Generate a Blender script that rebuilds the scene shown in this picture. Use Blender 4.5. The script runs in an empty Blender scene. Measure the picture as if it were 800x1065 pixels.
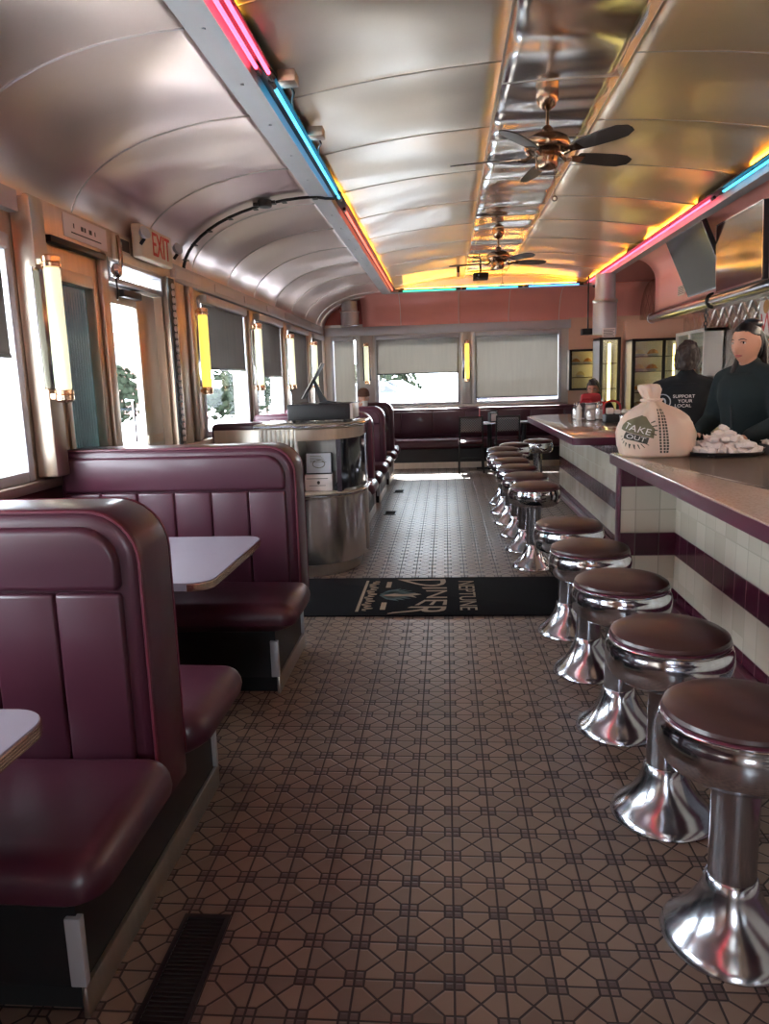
import bpy, bmesh, math, random
from mathutils import Vector, Matrix, noise as mnoise
random.seed(7)
PI = math.pi
C = bpy.context.scene.collection

# ------------------------------------------------------------------ helpers
def lin(v):
    v /= 255.0
    return v / 12.92 if v <= 0.04045 else ((v + 0.055) / 1.055) ** 2.4
def rgb(r, g, b): return (lin(r), lin(g), lin(b), 1.0)

def rrect(x0, y0, x1, y1, r, n=6, corners=(1, 1, 1, 1)):
    """rounded rectangle outline, corners in order lower-left, lower-right, upper-right, upper-left"""
    out = []
    cs = [(x0, y0, PI, corners[0]), (x1, y0, 1.5 * PI, corners[1]), (x1, y1, 0, corners[2]), (x0, y1, .5 * PI, corners[3])]
    for (x, y, a0, k) in cs:
        rr = r * k
        if rr <= 0: out.append((x, y)); continue
        cx = x + rr if x == x0 else x - rr
        cy = y + rr if y == y0 else y - rr
        for i in range(n + 1):
            a = a0 + i * .5 * PI / n
            out.append((cx + rr * math.cos(a), cy + rr * math.sin(a)))
    return out

class MB:
    def __init__(s): s.bm = bmesh.new()
    def _merge(s, t, M=None):
        if M is not None: bmesh.ops.transform(t, matrix=M, verts=t.verts)
        me = bpy.data.meshes.new('t'); t.to_mesh(me); t.free(); s.bm.from_mesh(me); bpy.data.meshes.remove(me)
        return s
    def box(s, a, b, bev=0, seg=2, M=None):
        t = bmesh.new(); bmesh.ops.create_cube(t, size=1)
        for v in t.verts:
            v.co = Vector([(a[i] + b[i]) / 2 + v.co[i] * (b[i] - a[i]) for i in range(3)])
        if bev > 0: bmesh.ops.bevel(t, geom=t.edges[:], offset=bev, segments=seg, profile=.5, affect='EDGES')
        return s._merge(t, M)
    def prism(s, poly, axis, a, b, bev=0, seg=2, M=None):
        """poly: 2-D outline; axis 0: (y,z) swept along x; 1: (x,z) along y; 2: (x,y) along z"""
        t = bmesh.new()
        def P(p, d): return {0: (d, p[0], p[1]), 1: (p[0], d, p[1]), 2: (p[0], p[1], d)}[axis]
        lo = [t.verts.new(P(p, a)) for p in poly]; hi = [t.verts.new(P(p, b)) for p in poly]
        n = len(poly)
        f1 = t.faces.new(lo); f2 = t.faces.new(hi)
        for i in range(n): t.faces.new((lo[i], lo[(i + 1) % n], hi[(i + 1) % n], hi[i]))
        bmesh.ops.recalc_face_normals(t, faces=t.faces)
        if bev > 0: bmesh.ops.bevel(t, geom=list(set(f1.edges[:] + f2.edges[:])), offset=bev, segments=seg, profile=.5, affect='EDGES')
        return s._merge(t, M)
    def loft(s, rings, cap=True, M=None):
        t = bmesh.new(); R = [[t.verts.new(p) for p in r] for r in rings]; n = len(R[0])
        for A, B in zip(R, R[1:]):
            for i in range(n): t.faces.new((A[i], A[(i + 1) % n], B[(i + 1) % n], B[i]))
        if cap:
            t.faces.new(R[0][::-1]); t.faces.new(R[-1])
        bmesh.ops.recalc_face_normals(t, faces=t.faces)
        return s._merge(t, M)
    def lathe(s, prof, c=(0, 0, 0), n=32, M=None):
        rings = [[(c[0] + max(r, 1e-4) * math.cos(2 * PI * i / n), c[1] + max(r, 1e-4) * math.sin(2 * PI * i / n), c[2] + z) for i in range(n)] for r, z in prof]
        return s.loft(rings, True, M)
    def tube(s, pts, r, n=8, cap=True, M=None, closed=False):
        pts = [Vector(p) for p in pts]; N = len(pts)
        rs = r if isinstance(r, (list, tuple)) else [r] * N
        rings = []; up = None
        for i, p in enumerate(pts):
            if closed: d = pts[(i + 1) % N] - pts[i - 1]
            else: d = pts[min(i + 1, N - 1)] - pts[max(i - 1, 0)]
            d.normalize()
            if up is None: up = Vector((0, 0, 1)) if abs(d.z) < .9 else Vector((1, 0, 0))
            u = (up - d * up.dot(d)); u.normalize(); up = u
            w = d.cross(u)
            rings.append([p + rs[i] * (math.cos(2 * PI * k / n) * u + math.sin(2 * PI * k / n) * w) for k in range(n)])
        if closed: rings.append(rings[0])
        return s.loft(rings, cap and not closed, M)
    def cyl(s, p0, p1, r0, r1=None, n=16): return s.tube([p0, p1], [r0, r0 if r1 is None else r1], n)
    def ell(s, c, r, nu=16, nv=10, M=None):
        t = bmesh.new(); bmesh.ops.create_uvsphere(t, u_segments=nu, v_segments=nv, radius=1)
        for v in t.verts: v.co = Vector((v.co.x * r[0], v.co.y * r[1], v.co.z * r[2]))
        if M is not None: bmesh.ops.transform(t, matrix=M, verts=t.verts)
        bmesh.ops.translate(t, vec=Vector(c), verts=t.verts)
        return s._merge(t)
    def grid(s, fn, nu, nv):
        t = bmesh.new(); V = [[t.verts.new(fn(i / nu, j / nv)) for j in range(nv + 1)] for i in range(nu + 1)]
        for i in range(nu):
            for j in range(nv): t.faces.new((V[i][j], V[i + 1][j], V[i + 1][j + 1], V[i][j + 1]))
        return s._merge(t)
    def build(s, name, m, parent=None, base=None, local=False, angle=35, smooth=True):
        me = bpy.data.meshes.new(name); bm = s.bm
        if parent is not None and not local:
            r = parent
            while r.parent: r = r.parent
            bmesh.ops.translate(bm, vec=-Vector(r.location), verts=bm.verts)
        o = bpy.data.objects.new(name, me)
        if parent is None:
            if base is None:
                xs = [v.co for v in bm.verts]
                base = [(min(p[i] for p in xs) + max(p[i] for p in xs)) / 2 for i in range(2)] + [min(p[2] for p in xs)]
            bmesh.ops.translate(bm, vec=-Vector(base), verts=bm.verts); o.location = base
        bm.to_mesh(me); bm.free()
        me.materials.append(m)
        if smooth:
            for p in me.polygons: p.use_smooth = True
            me.set_sharp_from_angle(angle=math.radians(angle))
        C.objects.link(o)
        if parent is not None: o.parent = parent
        return o

def tag(o, label, cat, group=None, kind=None):
    o['label'] = label; o['category'] = cat
    if group: o['group'] = group
    if kind: o['kind'] = kind
    return o
def thing(name, label, cat, loc=(0, 0, 0), rz=0, group=None):
    o = bpy.data.objects.new(name, None); C.objects.link(o); o.location = loc; o.rotation_euler = (0, 0, rz)
    o.empty_display_size = .1
    return tag(o, label, cat, group)
def struct(name, mb, m, label, cat, parent=None, **k):
    o = mb.build(name, m, parent, base=(0, 0, 0) if parent is None else None, **k)
    if parent is None: o['kind'] = 'structure'; o['label'] = label; o['category'] = cat
    return o
def dup(root, loc, rz=None, label=None, group=None):
    def cp(o, par):
        c = o.copy(); C.objects.link(c)
        if par: c.parent = par
        for ch in list(o.children): cp(ch, c)
        return c
    r = cp(root, None); r.location = loc
    if rz is not None: r.rotation_euler = (0, 0, rz)
    if label: r['label'] = label
    if group: r['group'] = group
    return r
def text_mesh(txt, size=1.0, extrude=0.0, align='CENTER', sx=1.0):
    cu = bpy.data.curves.new('txt', 'FONT'); cu.body = txt; cu.size = size; cu.extrude = extrude; cu.align_x = align; cu.align_y = 'CENTER'
    cu.resolution_u = 3
    ob = bpy.data.objects.new('txt', cu); C.objects.link(ob)
    bpy.context.view_layer.update()
    dg = bpy.context.evaluated_depsgraph_get(); me = bpy.data.meshes.new_from_object(ob.evaluated_get(dg))
    bm = bmesh.new(); bm.from_mesh(me); bpy.data.meshes.remove(me); bpy.data.objects.remove(ob); bpy.data.curves.remove(cu)
    for v in bm.verts: v.co.x *= sx
    return bm
def add_text(mb, txt, size, M, extrude=.001, sx=1.0, warp=None):
    t = text_mesh(txt, size, extrude, sx=sx)
    if warp:
        bmesh.ops.subdivide_edges(t, edges=t.edges[:], cuts=2)
        for v in t.verts: v.co = Vector(warp(v.co))
    mb._merge(t, M)

# ------------------------------------------------------------------ node maths
class NT:
    def __init__(s, name):
        s.m = bpy.data.materials.new(name); s.m.use_nodes = True
        s.t = s.m.node_tree; s.t.nodes.clear()
        s.out = s.t.nodes.new('ShaderNodeOutputMaterial')
    def node(s, kind, **props):
        n = s.t.nodes.new(kind)
        for k, v in props.items(): setattr(n, k, v)
        return n
    def link(s, a, b): s.t.links.new(a.s if isinstance(a, E) else a, b)
    def set(s, n, key, v):
        i = n.inputs[key]
        if isinstance(v, E): s.t.links.new(v.s, i)
        elif isinstance(v, bpy.types.NodeSocket): s.t.links.new(v, i)
        else: i.default_value = v
    def math(s, op, a, b=None, c=None):
        n = s.t.nodes.new('ShaderNodeMath'); n.operation = op
        for i, v in enumerate((a, b, c)):
            if v is not None: s.set(n, i, v)
        return E(s, n.outputs[0])
    def coords(s, kind='Object'):
        tc = s.node('ShaderNodeTexCoord'); sp = s.node('ShaderNodeSeparateXYZ'); s.t.links.new(tc.outputs[kind], sp.inputs[0])
        return [E(s, o) for o in sp.outputs], tc.outputs[kind]
    def vec(s, x, y, z=0.0):
        n = s.node('ShaderNodeCombineXYZ')
        for i, v in enumerate((x, y, z)): s.set(n, i, v)
        return n.outputs[0]
    def mix(s, f, a, b):
        n = s.node('ShaderNodeMix', data_type='RGBA'); s.set(n, 0, f); s.set(n, 6, a); s.set(n, 7, b)
        return n.outputs[2]
    def noise(s, vec, scale, detail=3, rough=.5, dist=0.0):
        n = s.node('ShaderNodeTexNoise'); s.set(n, 'Vector', vec); s.set(n, 'Scale', scale); s.set(n, 'Detail', detail); s.set(n, 'Roughness', rough); s.set(n, 'Distortion', dist)
        return E(s, n.outputs[0])
    def white(s, vec):
        n = s.node('ShaderNodeTexWhiteNoise', noise_dimensions='3D'); s.set(n, 'Vector', vec)
        return E(s, n.outputs['Value'])
    def bump(s, h, strength=.3, dist=.01):
        n = s.node('ShaderNodeBump'); s.set(n, 'Height', h); s.set(n, 'Strength', strength); s.set(n, 'Distance', dist)
        return n.outputs[0]
    def bsdf(s, **kw):
        n = s.node('ShaderNodeBsdfPrincipled')
        for k, v in kw.items(): s.set(n, k.replace('_', ' '), v)
        return n
    def done(s, sh):
        s.t.links.new(sh.outputs[0] if hasattr(sh, 'outputs') else sh, s.out.inputs[0]); return s.m
class E:
    def __init__(s, nt, sock): s.nt, s.s = nt, sock
    def __add__(s, o): return s.nt.math('ADD', s, o)
    def __radd__(s, o): return s.nt.math('ADD', o, s)
    def __sub__(s, o): return s.nt.math('SUBTRACT', s, o)
    def __rsub__(s, o): return s.nt.math('SUBTRACT', o, s)
    def __mul__(s, o): return s.nt.math('MULTIPLY', s, o)
    __rmul__ = __mul__
    def __truediv__(s, o): return s.nt.math('DIVIDE', s, o)
    def fract(s): return s.nt.math('FRACT', s)
    def floor(s): return s.nt.math('FLOOR', s)
    def abs(s): return s.nt.math('ABSOLUTE', s)
    def lt(s, o): return s.nt.math('LESS_THAN', s, o)
    def gt(s, o): return s.nt.math('GREATER_THAN', s, o)
    def min(s, o): return s.nt.math('MINIMUM', s, o)
    def max(s, o): return s.nt.math('MAXIMUM', s, o)
    def sin(s): return s.nt.math('SINE', s)
    def pow(s, o): return s.nt.math('POWER', s, o)

def mul(c, k): return (c[0] * k, c[1] * k, c[2] * k, 1)
def pm(name, col, rough=.5, metal=0.0, var=.12, scale=6.0, bump=0.0, bscale=40.0, rvar=0.0, coat=0.0, stretch=(1, 1, 1), **kw):
    """general procedural material: base colour broken up by noise, optional bump and roughness variation"""
    t = NT(name); (x, y, z), v = t.coords('Object')
    vv = t.vec(x * stretch[0], y * stretch[1], z * stretch[2])
    n = t.noise(vv, scale, 4)
    colr = t.mix(n, mul(col, 1 - var), mul(col, 1 + var))
    b = t.bsdf(Base_Color=colr, Metallic=metal, Roughness=rough)
    if rvar: t.set(b, 'Roughness', (t.noise(vv, scale * 2.3, 4) - .5) * rvar * 2 + rough)
    if coat: t.set(b, 'Coat Weight', coat); t.set(b, 'Coat Roughness', .12)
    for k, q in kw.items(): t.set(b, k.replace('_', ' '), q)
    if bump: t.set(b, 'Normal', t.bump(t.noise(vv, bscale, 3), bump, .01))
    return t.done(b)
def emis(name, col, strength, mixin=None):
    t = NT(name); (x, y, z), v = t.coords('Object')
    b = t.bsdf(Base_Color=col, Roughness=.3, Emission_Color=col, Emission_Strength=strength)
    return t.done(b)
SKY, SUN, EXPO = 10.0, 24.0, 1.2
# ------------------------------------------------------------------ materials
M = {}
M['vinyl'] = pm('burgundy_vinyl', rgb(70, 29, 44), .38, var=.12, scale=5, bump=.10, bscale=9, rvar=.07, coat=.15)
M['vinyl_seam'] = pm('burgundy_piping', rgb(98, 40, 54), .3, var=.08)
M['brown_vinyl'] = pm('brown_vinyl', rgb(64, 38, 37), .36, var=.12, scale=5, bump=.05, bscale=14, rvar=.06, coat=.2)
M['chrome'] = pm('chrome', (.74, .76, .82, 1), .12, 1.0, var=.05, scale=9, rvar=.04)
M['chrome_worn'] = pm('worn_chrome', (.56, .57, .62, 1), .17, 1.0, var=.16, scale=14, rvar=.03)
M['steel'] = pm('brushed_steel', (.56, .52, .47, 1), .36, 1.0, var=.12, scale=3, rvar=.06, stretch=(14, 14, 1))
M['steel_warm'] = pm('warm_brushed_steel', (.60, .49, .39, 1), .38, 1.0, var=.14, scale=3, rvar=.07, stretch=(14, 14, 1))
M['alu'] = pm('white_aluminium', rgb(186, 186, 190), .42, .35, var=.07, scale=4)
M['dark_metal'] = pm('dark_metal', rgb(52, 49, 52), .38, .6, var=.1)
M['bronze'] = pm('brushed_bronze', (.33, .22, .15, 1), .21, 1.0, var=.15, scale=5, rvar=.03, stretch=(1, 1, 20))
M['blade'] = pm('fan_blade_wood', rgb(56, 50, 48), .42, var=.2, scale=4, stretch=(1, 1, 1))
M['black'] = pm('black_plastic', rgb(24, 23, 25), .45, var=.15)
M['black_matte'] = pm('matte_black', rgb(20, 19, 20), .85, var=.2)
M['white_plastic'] = pm('white_plastic', rgb(222, 216, 208), .42, var=.05)
M['cream'] = pm('cream_plastic', rgb(214, 196, 172), .45, var=.06)
M['white_paper'] = pm('white_paper', rgb(226, 212, 206), .75, var=.05)
M['red'] = pm('red_plastic', rgb(170, 34, 42), .4, var=.1)
M['red_paint'] = pm('red_lettering', rgb(206, 60, 56), .5, var=.05)
M['ink'] = pm('dark_ink', rgb(70, 66, 58), .7, var=.2)
M['olive_ink'] = pm('olive_ink', rgb(112, 104, 78), .7, var=.2)
M['pink'] = pm('pink_enamel', rgb(228, 156, 144), .36, .25, var=.06, scale=2, rvar=.05)
M['pink_dark'] = pm('dark_red_enamel', rgb(164, 84, 76), .35, .2, var=.08, scale=2)
M['tan'] = pm('tan_wall_panel', rgb(212, 170, 144), .45, .1, var=.06, scale=2)
M['wain'] = pm('burgundy_laminate', rgb(84, 40, 44), .35, var=.1, scale=3)
M['maroon'] = pm('maroon_edge', rgb(84, 32, 52), .28, var=.1, scale=5, coat=.3)
M['table_top'] = pm('grey_laminate', rgb(140, 133, 144), .34, var=.05, scale=12)
M['skin'] = pm('skin', rgb(206, 150, 124), .5, var=.08, scale=9)
M['skin_warm'] = pm('warm_skin', rgb(190, 128, 102), .5, var=.08, scale=9)
M['lips'] = pm('lips', rgb(160, 84, 78), .45, var=.06)
M['hair_black'] = pm('black_hair', rgb(13, 11, 12), .30, var=.4, scale=30, bump=.35, bscale=70, stretch=(1, 1, .25))
M['hair_brown'] = pm('dark_brown_hair', rgb(44, 30, 26), .5, var=.3, scale=30, bump=.3, bscale=60, stretch=(1, 1, .25))
M['eye_white'] = pm('eye_white', rgb(225, 215, 208), .25, var=.03)
M['iris'] = pm('dark_iris', rgb(42, 28, 22), .15, var=.1)
M['cloth_black'] = pm('black_cotton', rgb(19, 19, 23), .9, var=.2, bump=.25, bscale=14)
M['cloth_green'] = pm('dark_green_fleece', rgb(22, 34, 36), .92, var=.25, bump=.25, bscale=16)
M['cloth_jeans'] = pm('denim', rgb(58, 68, 96), .85, var=.2, bump=.2, bscale=30)
M['cloth_brown'] = pm('brown_jacket', rgb(74, 56, 46), .85, var=.2, bump=.25, bscale=18)
M['knit'] = pm('brown_knit', rgb(106, 72, 58), .95, var=.25, scale=40, bump=.5, bscale=60)
M['mirror_dark'] = pm('dark_mirror_plate', (.34, .32, .36, 1), .16, 1.0, var=.15)
M['stand_steel'] = pm('bright_brushed_steel', (.74, .70, .66, 1), .2, 1.0, var=.12, scale=3, rvar=.04, stretch=(10, 10, .6))
M['bag'] = pm('white_plastic_bag', rgb(222, 196, 176), .4, var=.05, scale=8, bump=.55, bscale=13, Subsurface_Weight=.12)
M['bread'] = pm('baked_crust', rgb(190, 130, 70), .6, var=.3, scale=20, bump=.3, bscale=30)
M['icing'] = pm('cream_icing', rgb(226, 208, 170), .5, var=.1, scale=12)
M['ketchup'] = pm('ketchup_bottle', rgb(150, 24, 24), .25, var=.1)
M['wall_paint'] = pm('outside_render', rgb(205, 200, 195), .8, var=.1)
M['snow'] = pm('bright_pavement', rgb(214, 214, 214), .8, var=.08, scale=.6)
M['car'] = pm('silver_blue_car_paint', rgb(52, 62, 80), .2, .5, var=.04, coat=.8)
M['car_dark'] = pm('dark_car_glass', rgb(30, 34, 40), .08, var=.05)
M['tyre'] = pm('tyre_rubber', rgb(26, 26, 27), .8, var=.2)
M['leaf'] = pm('tree_leaves', rgb(30, 36, 28), 1.0, var=.4, scale=8, Specular_IOR_Level=0.0)
M['bark'] = pm('tree_bark', rgb(72, 60, 52), .9, var=.3, scale=9, bump=.5)

def vault_metal(name, col, rough, ripple=0.0, metal=1.0):
    """rolled stainless sheet: brushed grain across the vault, gentle oil-canning, smudges"""
    t = NT(name); (x, y, z), v = t.coords('Object')
    grain = t.noise(t.vec(x * 3, y * 90, z * 3), 2.0, 3)
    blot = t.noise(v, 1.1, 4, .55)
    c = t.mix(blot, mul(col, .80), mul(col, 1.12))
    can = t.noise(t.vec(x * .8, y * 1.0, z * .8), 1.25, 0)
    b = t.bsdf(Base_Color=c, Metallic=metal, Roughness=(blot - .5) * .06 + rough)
    h = can * 1.0
    if ripple:
        rp = t.noise(t.vec(x * 1.3, y * 2.8, z), 1.0, 0)
        h = h + rp * ripple
    t.set(b, 'Normal', t.bump(h, .9, .10))
    return t.done(b)
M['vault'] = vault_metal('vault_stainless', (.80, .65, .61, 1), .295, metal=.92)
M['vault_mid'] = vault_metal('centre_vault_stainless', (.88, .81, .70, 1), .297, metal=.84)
M['vault_reflection_tint'] = vault_metal('reflection_tinted_stainless', (.90, .74, .54, 1), .297, metal=.84)  # golden reflection put into the base colour of the right panel
M['fan_strip'] = vault_metal('rippled_stainless', (.80, .79, .78, 1), .17, ripple=.6)

def floor_mat():
    t = NT('mosaic_floor_tile'); (x, y, z), v = t.coords('Object')
    P, S, W = .127, .195, .023
    u = x / P; w = y / P
    a = (u.fract() - .5).abs() * -1 + .5; b = (w.fract() - .5).abs() * -1 + .5     # distance to lattice lines, 0..0.5
    sa = a.lt(S); sb = b.lt(S); small = sa * sb; big = (1 - sa) * (1 - sb)
    d = a.min(b)
    d = d.min((a - S).abs() + (1 - sb) * 9)
    d = d.min((b - S).abs() + (1 - sa) * 9)
    d = d.min((a - b).abs() * .707 + (1 - big) * 9)
    grout = d.lt(W)
    qx = (u * 2).floor(); qy = (w * 2).floor()
    rnd = t.white(t.vec(qx + .5, qy + .5, .25))
    side = a.gt(b)
    rnd2 = t.white(t.vec(u.floor() + .5, w.floor() + .5, side + .25))
    wear = t.noise(v, 1.3, 5, .6)
    tan = t.mix(rnd2, rgb(112, 92, 79), rgb(134, 112, 96))
    sm = t.mix(rnd, rgb(62, 48, 48), rgb(118, 94, 84))
    col = t.mix(small, tan, sm)
    col = t.mix(wear * .35, col, rgb(84, 68, 60))
    col = t.mix(grout, col, rgb(44, 34, 31))
    rough = (wear - .5) * .14 + .355 + grout * .35 + (rnd2 - .5) * .06
    bs = t.bsdf(Base_Color=col, Roughness=rough)
    t.set(bs, 'Specular IOR Level', .45)
    hgt = (d / .05).min(1.0) + t.noise(v, 28, 3) * .25
    t.set(bs, 'Normal', t.bump(hgt, .5, .004))
    return t.done(bs)
M['floor'] = floor_mat()

def tile_mat(name, along):
    """glazed wall tiles in bands: maroon base, cream, maroon, two cream rows, maroon"""
    t = NT(name); (x, y, z), v = t.coords('Object')
    s = {'y': y, 'x': x}[along] / .15
    zz = (z - .49) / .15
    row = zz.floor()
    below = z.lt(.34) * z.gt(.12)
    mar = (z.lt(.12) + z.gt(.34) * z.lt(.49) + z.gt(.79)).min(1.0)
    jz = (zz.fract() - .5).abs() * -1 + .5
    jz = jz + below * 9
    jz = jz.min(((z - .12).abs()).min((z - .34).abs()) / .15)
    js = (s.fract() - .5).abs() * -1 + .5
    j = jz.min(js)
    g = j.lt(.022)
    r = t.white(t.vec(s.floor(), row, 1.0))
    cream = t.mix(r, rgb(196, 184, 166), rgb(212, 201, 184))
    maro = t.mix(r, rgb(66, 22, 40), rgb(84, 30, 50))
    col = t.mix(mar, cream, maro)
    col = t.mix(g, col, t.mix(mar, rgb(168, 158, 140), rgb(96, 70, 74)))
    b = t.bsdf(Base_Color=col, Roughness=.16 + g * .5)
    t.set(b, 'Normal', t.bump((j / .06).min(1.0), .35, .003))
    return t.done(b)
M['tile_y'] = tile_mat('counter_tile_long', 'y'); M['tile_x'] = tile_mat('counter_tile_end', 'x')

def speckle(name, base, spots, rough):
    t = NT(name); (x, y, z), v = t.coords('Object')
    n = t.noise(v, 90, 2); m = t.noise(v, 5, 4)
    c = t.mix((n - .45) * 3, base, spots); c = t.mix(m * .3, c, mul(base, .8))
    return t.done(t.bsdf(Base_Color=c, Roughness=rough, Coat_Weight=.5, Coat_Roughness=.05))
M['worktop'] = speckle('speckled_counter_laminate', rgb(184, 164, 146), rgb(160, 136, 118), .16)
M['marble'] = speckle('speckled_stand_top', rgb(176, 160, 140), rgb(120, 100, 84), .2)

def glass_mat(name, tint, gl=.08, rough=.02, diff=0.0):
    t = NT(name)
    tr = t.node('ShaderNodeBsdfTransparent'); tr.inputs[0].default_value = tint
    g = t.node('ShaderNodeBsdfGlossy'); g.inputs['Roughness'].default_value = rough
    m = t.node('ShaderNodeMixShader'); m.inputs[0].default_value = gl
    t.link(tr.outputs[0], m.inputs[1]); t.link(g.outputs[0], m.inputs[2]); s = m
    if diff:
        d = t.node('ShaderNodeBsdfTranslucent'); d.inputs[0].default_value = (.9, .95, .93, 1)
        m2 = t.node('ShaderNodeMixShader'); m2.inputs[0].default_value = diff
        t.link(s.outputs[0], m2.inputs[1]); t.link(d.outputs[0], m2.inputs[2]); s = m2
    return t.done(s)
M['glass'] = glass_mat('window_glass', (.96, .98, .99, 1))
M['case_glass'] = glass_mat('display_glass', (.90, .93, .90, 1), .10)
def reeded_mat():
    t = NT('reeded_glass'); (x, y, z), v = t.coords('Object')
    k = ((y * (2 * PI / .030)).sin() * .5 + .5).pow(1.5); n = t.noise(v, 5, 3)  # light and dark refraction stripes painted into the glass tint
    tr = t.node('ShaderNodeBsdfTransparent'); t.link(t.mix(k * (n * .8 + .3), (.03, .042, .045, 1), (.34, .46, .46, 1)), tr.inputs[0])
    g = t.node('ShaderNodeBsdfGlossy'); g.inputs['Roughness'].default_value = .12
    m = t.node('ShaderNodeMixShader'); m.inputs[0].default_value = .15
    t.link(tr.outputs[0], m.inputs[1]); t.link(g.outputs[0], m.inputs[2]); return t.done(m)
M['reeded'] = reeded_mat()
M['jar_glass'] = glass_mat('jar_glass', (.9, .92, .92, 1), .2, .04)

def shade_mat(name, ca, cb, glow):
    """woven roller shade: lets some of the outside through its mesh and glows with the daylight behind"""
    t = NT(name); (x, y, z), v = t.coords('Object')
    n = t.noise(t.vec(x * 6, y * 6, z * .6), 3, 4)
    c = t.mix(n, ca, cb)
    d = t.node('ShaderNodeBsdfDiffuse'); t.link(c, d.inputs[0])
    tl = t.node('ShaderNodeBsdfTranslucent'); tl.inputs[0].default_value = glow
    m = t.node('ShaderNodeMixShader'); m.inputs[0].default_value = .45
    t.link(d.outputs[0], m.inputs[1]); t.link(tl.outputs[0], m.inputs[2])
    tr = t.node('ShaderNodeBsdfTransparent'); tr.inputs[0].default_value = (1, .98, .95, 1)
    m2 = t.node('ShaderNodeMixShader'); m2.inputs[0].default_value = .05
    t.link(m.outputs[0], m2.inputs[1]); t.link(tr.outputs[0], m2.inputs[2])
    return t.done(m2)
M['shade'] = shade_mat('woven_shade', rgb(128, 118, 108), rgb(152, 142, 130), (.17, .16, .145, 1))
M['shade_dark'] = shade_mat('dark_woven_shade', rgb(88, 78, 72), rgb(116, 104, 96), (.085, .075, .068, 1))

def quilt_mat():
    t = NT('quilted_stainless'); (x, y, z), v = t.coords('Object')
    p = (y / .28); q = (z / .28)
    a = (p + q).fract() - .5; b = (p - q).fract() - .5
    h = (a.abs().min(b.abs()) * 5).min(1.0) + ((a * 40).sin() + (b * 40).sin()) * .06
    bs = t.bsdf(Base_Color=(.64, .60, .57, 1), Metallic=1.0, Roughness=.24)
    t.set(bs, 'Normal', t.bump(h, .6, .02))
    return t.done(bs)
M['quilt'] = quilt_mat()
def brick_mat():
    t = NT('red_brick'); (x, y, z), v = t.coords('Object')
    n = t.node('ShaderNodeTexBrick'); t.set(n, 'Vector', t.vec(y, z, x)); t.set(n, 'Scale', 4.0)
    t.set(n, 'Color1', rgb(84, 36, 32)); t.set(n, 'Color2', rgb(96, 44, 38)); t.set(n, 'Mortar', rgb(190, 180, 170))
    return t.done(t.bsdf(Base_Color=n.outputs[0], Roughness=.9))
M['brick'] = brick_mat()
def mat_mat():
    t = NT('ribbed_rubber_mat'); (x, y, z), v = t.coords('Object')
    n = t.noise(v, 220, 2); r = ((y * 420).sin()) * .5
    b = t.bsdf(Base_Color=t.mix(n, rgb(11, 11, 14), rgb(23, 23, 28)), Roughness=.9, Specular_IOR_Level=.15)
    t.set(b, 'Normal', t.bump(n + r, .4, .003)); return t.done(b)
M['mat'] = mat_mat()
M['mat_print'] = pm('mat_print_tan', rgb(150, 132, 112), .85, var=.15, scale=30)
M['mat_teal'] = pm('mat_print_teal', rgb(66, 84, 84), .85, var=.15, scale=30)
def checker_mat():
    t = NT('perforated_grey_panel'); (x, y, z), v = t.coords('Object')
    k = (((x * 52).floor() + (z * 52).floor()) * .5).fract().gt(.25)
    return t.done(t.bsdf(Base_Color=t.mix(k, rgb(70, 70, 72), rgb(150, 150, 150)), Roughness=.4, Metallic=.5))
M['checker'] = checker_mat()
M['neon_pink'] = emis('pink_neon', (1.0, .06, .12, 1), 3.2)
M['neon_red'] = emis('red_neon', (1.0, .12, .07, 1), 1.2)
M['neon_cyan'] = emis('cyan_neon', (.05, .5, .85, 1), 1.6)
M['neon_green'] = emis('green_neon', (.03, .62, .36, 1), 1.4)
M['neon_blue'] = emis('blue_neon', (.06, .32, .9, 1), 1.6)
M['neon_amber'] = emis('amber_neon', (1.0, .42, .04, 1), 18.0)
M['tube_white'] = emis('pale_lamp_tube', (.90, .93, .66, 1), .36)
M['tube_yellow'] = emis('yellow_lamp_tube', (1.0, .80, .14, 1), .5)
M['hood_lamp'] = emis('hood_lamp_tube', (1.0, .86, .70, 1), 9.0)
M['case_lamp'] = emis('case_lamp', (1.0, .74, .22, 1), 4.0)
M['screen'] = pm('dark_screen_glass', rgb(34, 36, 44), .09, var=.1, coat=.6)
# ------------------------------------------------------------------ the room
XL, XR, YB, YF = -2.1, 3.3, 13.3, -3.6
mb = MB(); mb.box((XL - .2, YF - .2, -.2), (XR + .2, YB + .2, 0)); struct('floor', mb, M['floor'], 'brown mosaic tile floor running the length of the diner', 'floor')

def wall_x(mb, x0, x1, y0, y1, z0, z1, holes):
    """wall slab x0..x1 with rectangular holes (ya, yb, za, zb)"""
    ys = sorted({y0, y1} | {h[0] for h in holes} | {h[1] for h in holes})
    for a, b in zip(ys, ys[1:]):
        hs = sorted([h for h in holes if h[0] <= a + 1e-6 and h[1] >= b - 1e-6], key=lambda h: h[2])
        z = z0
        for h in hs:
            if h[2] > z + 1e-6: mb.box((x0, a, z), (x1, b, h[2]))
            z = h[3]
        if z < z1 - 1e-6: mb.box((x0, a, z), (x1, b, z1))
def wall_y(mb, y0, y1, xa, xb, z0, z1, holes):
    xs = sorted({xa, xb} | {h[0] for h in holes} | {h[1] for h in holes})
    for a, b in zip(xs, xs[1:]):
        hs = sorted([h for h in holes if h[0] <= a + 1e-6 and h[1] >= b - 1e-6], key=lambda h: h[2])
        z = z0
        for h in hs:
            if h[2] > z + 1e-6: mb.box((a, y0, z), (b, y1, h[2]))
            z = h[3]
        if z < z1 - 1e-6: mb.box((a, y0, z), (b, y1, z1))

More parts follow.
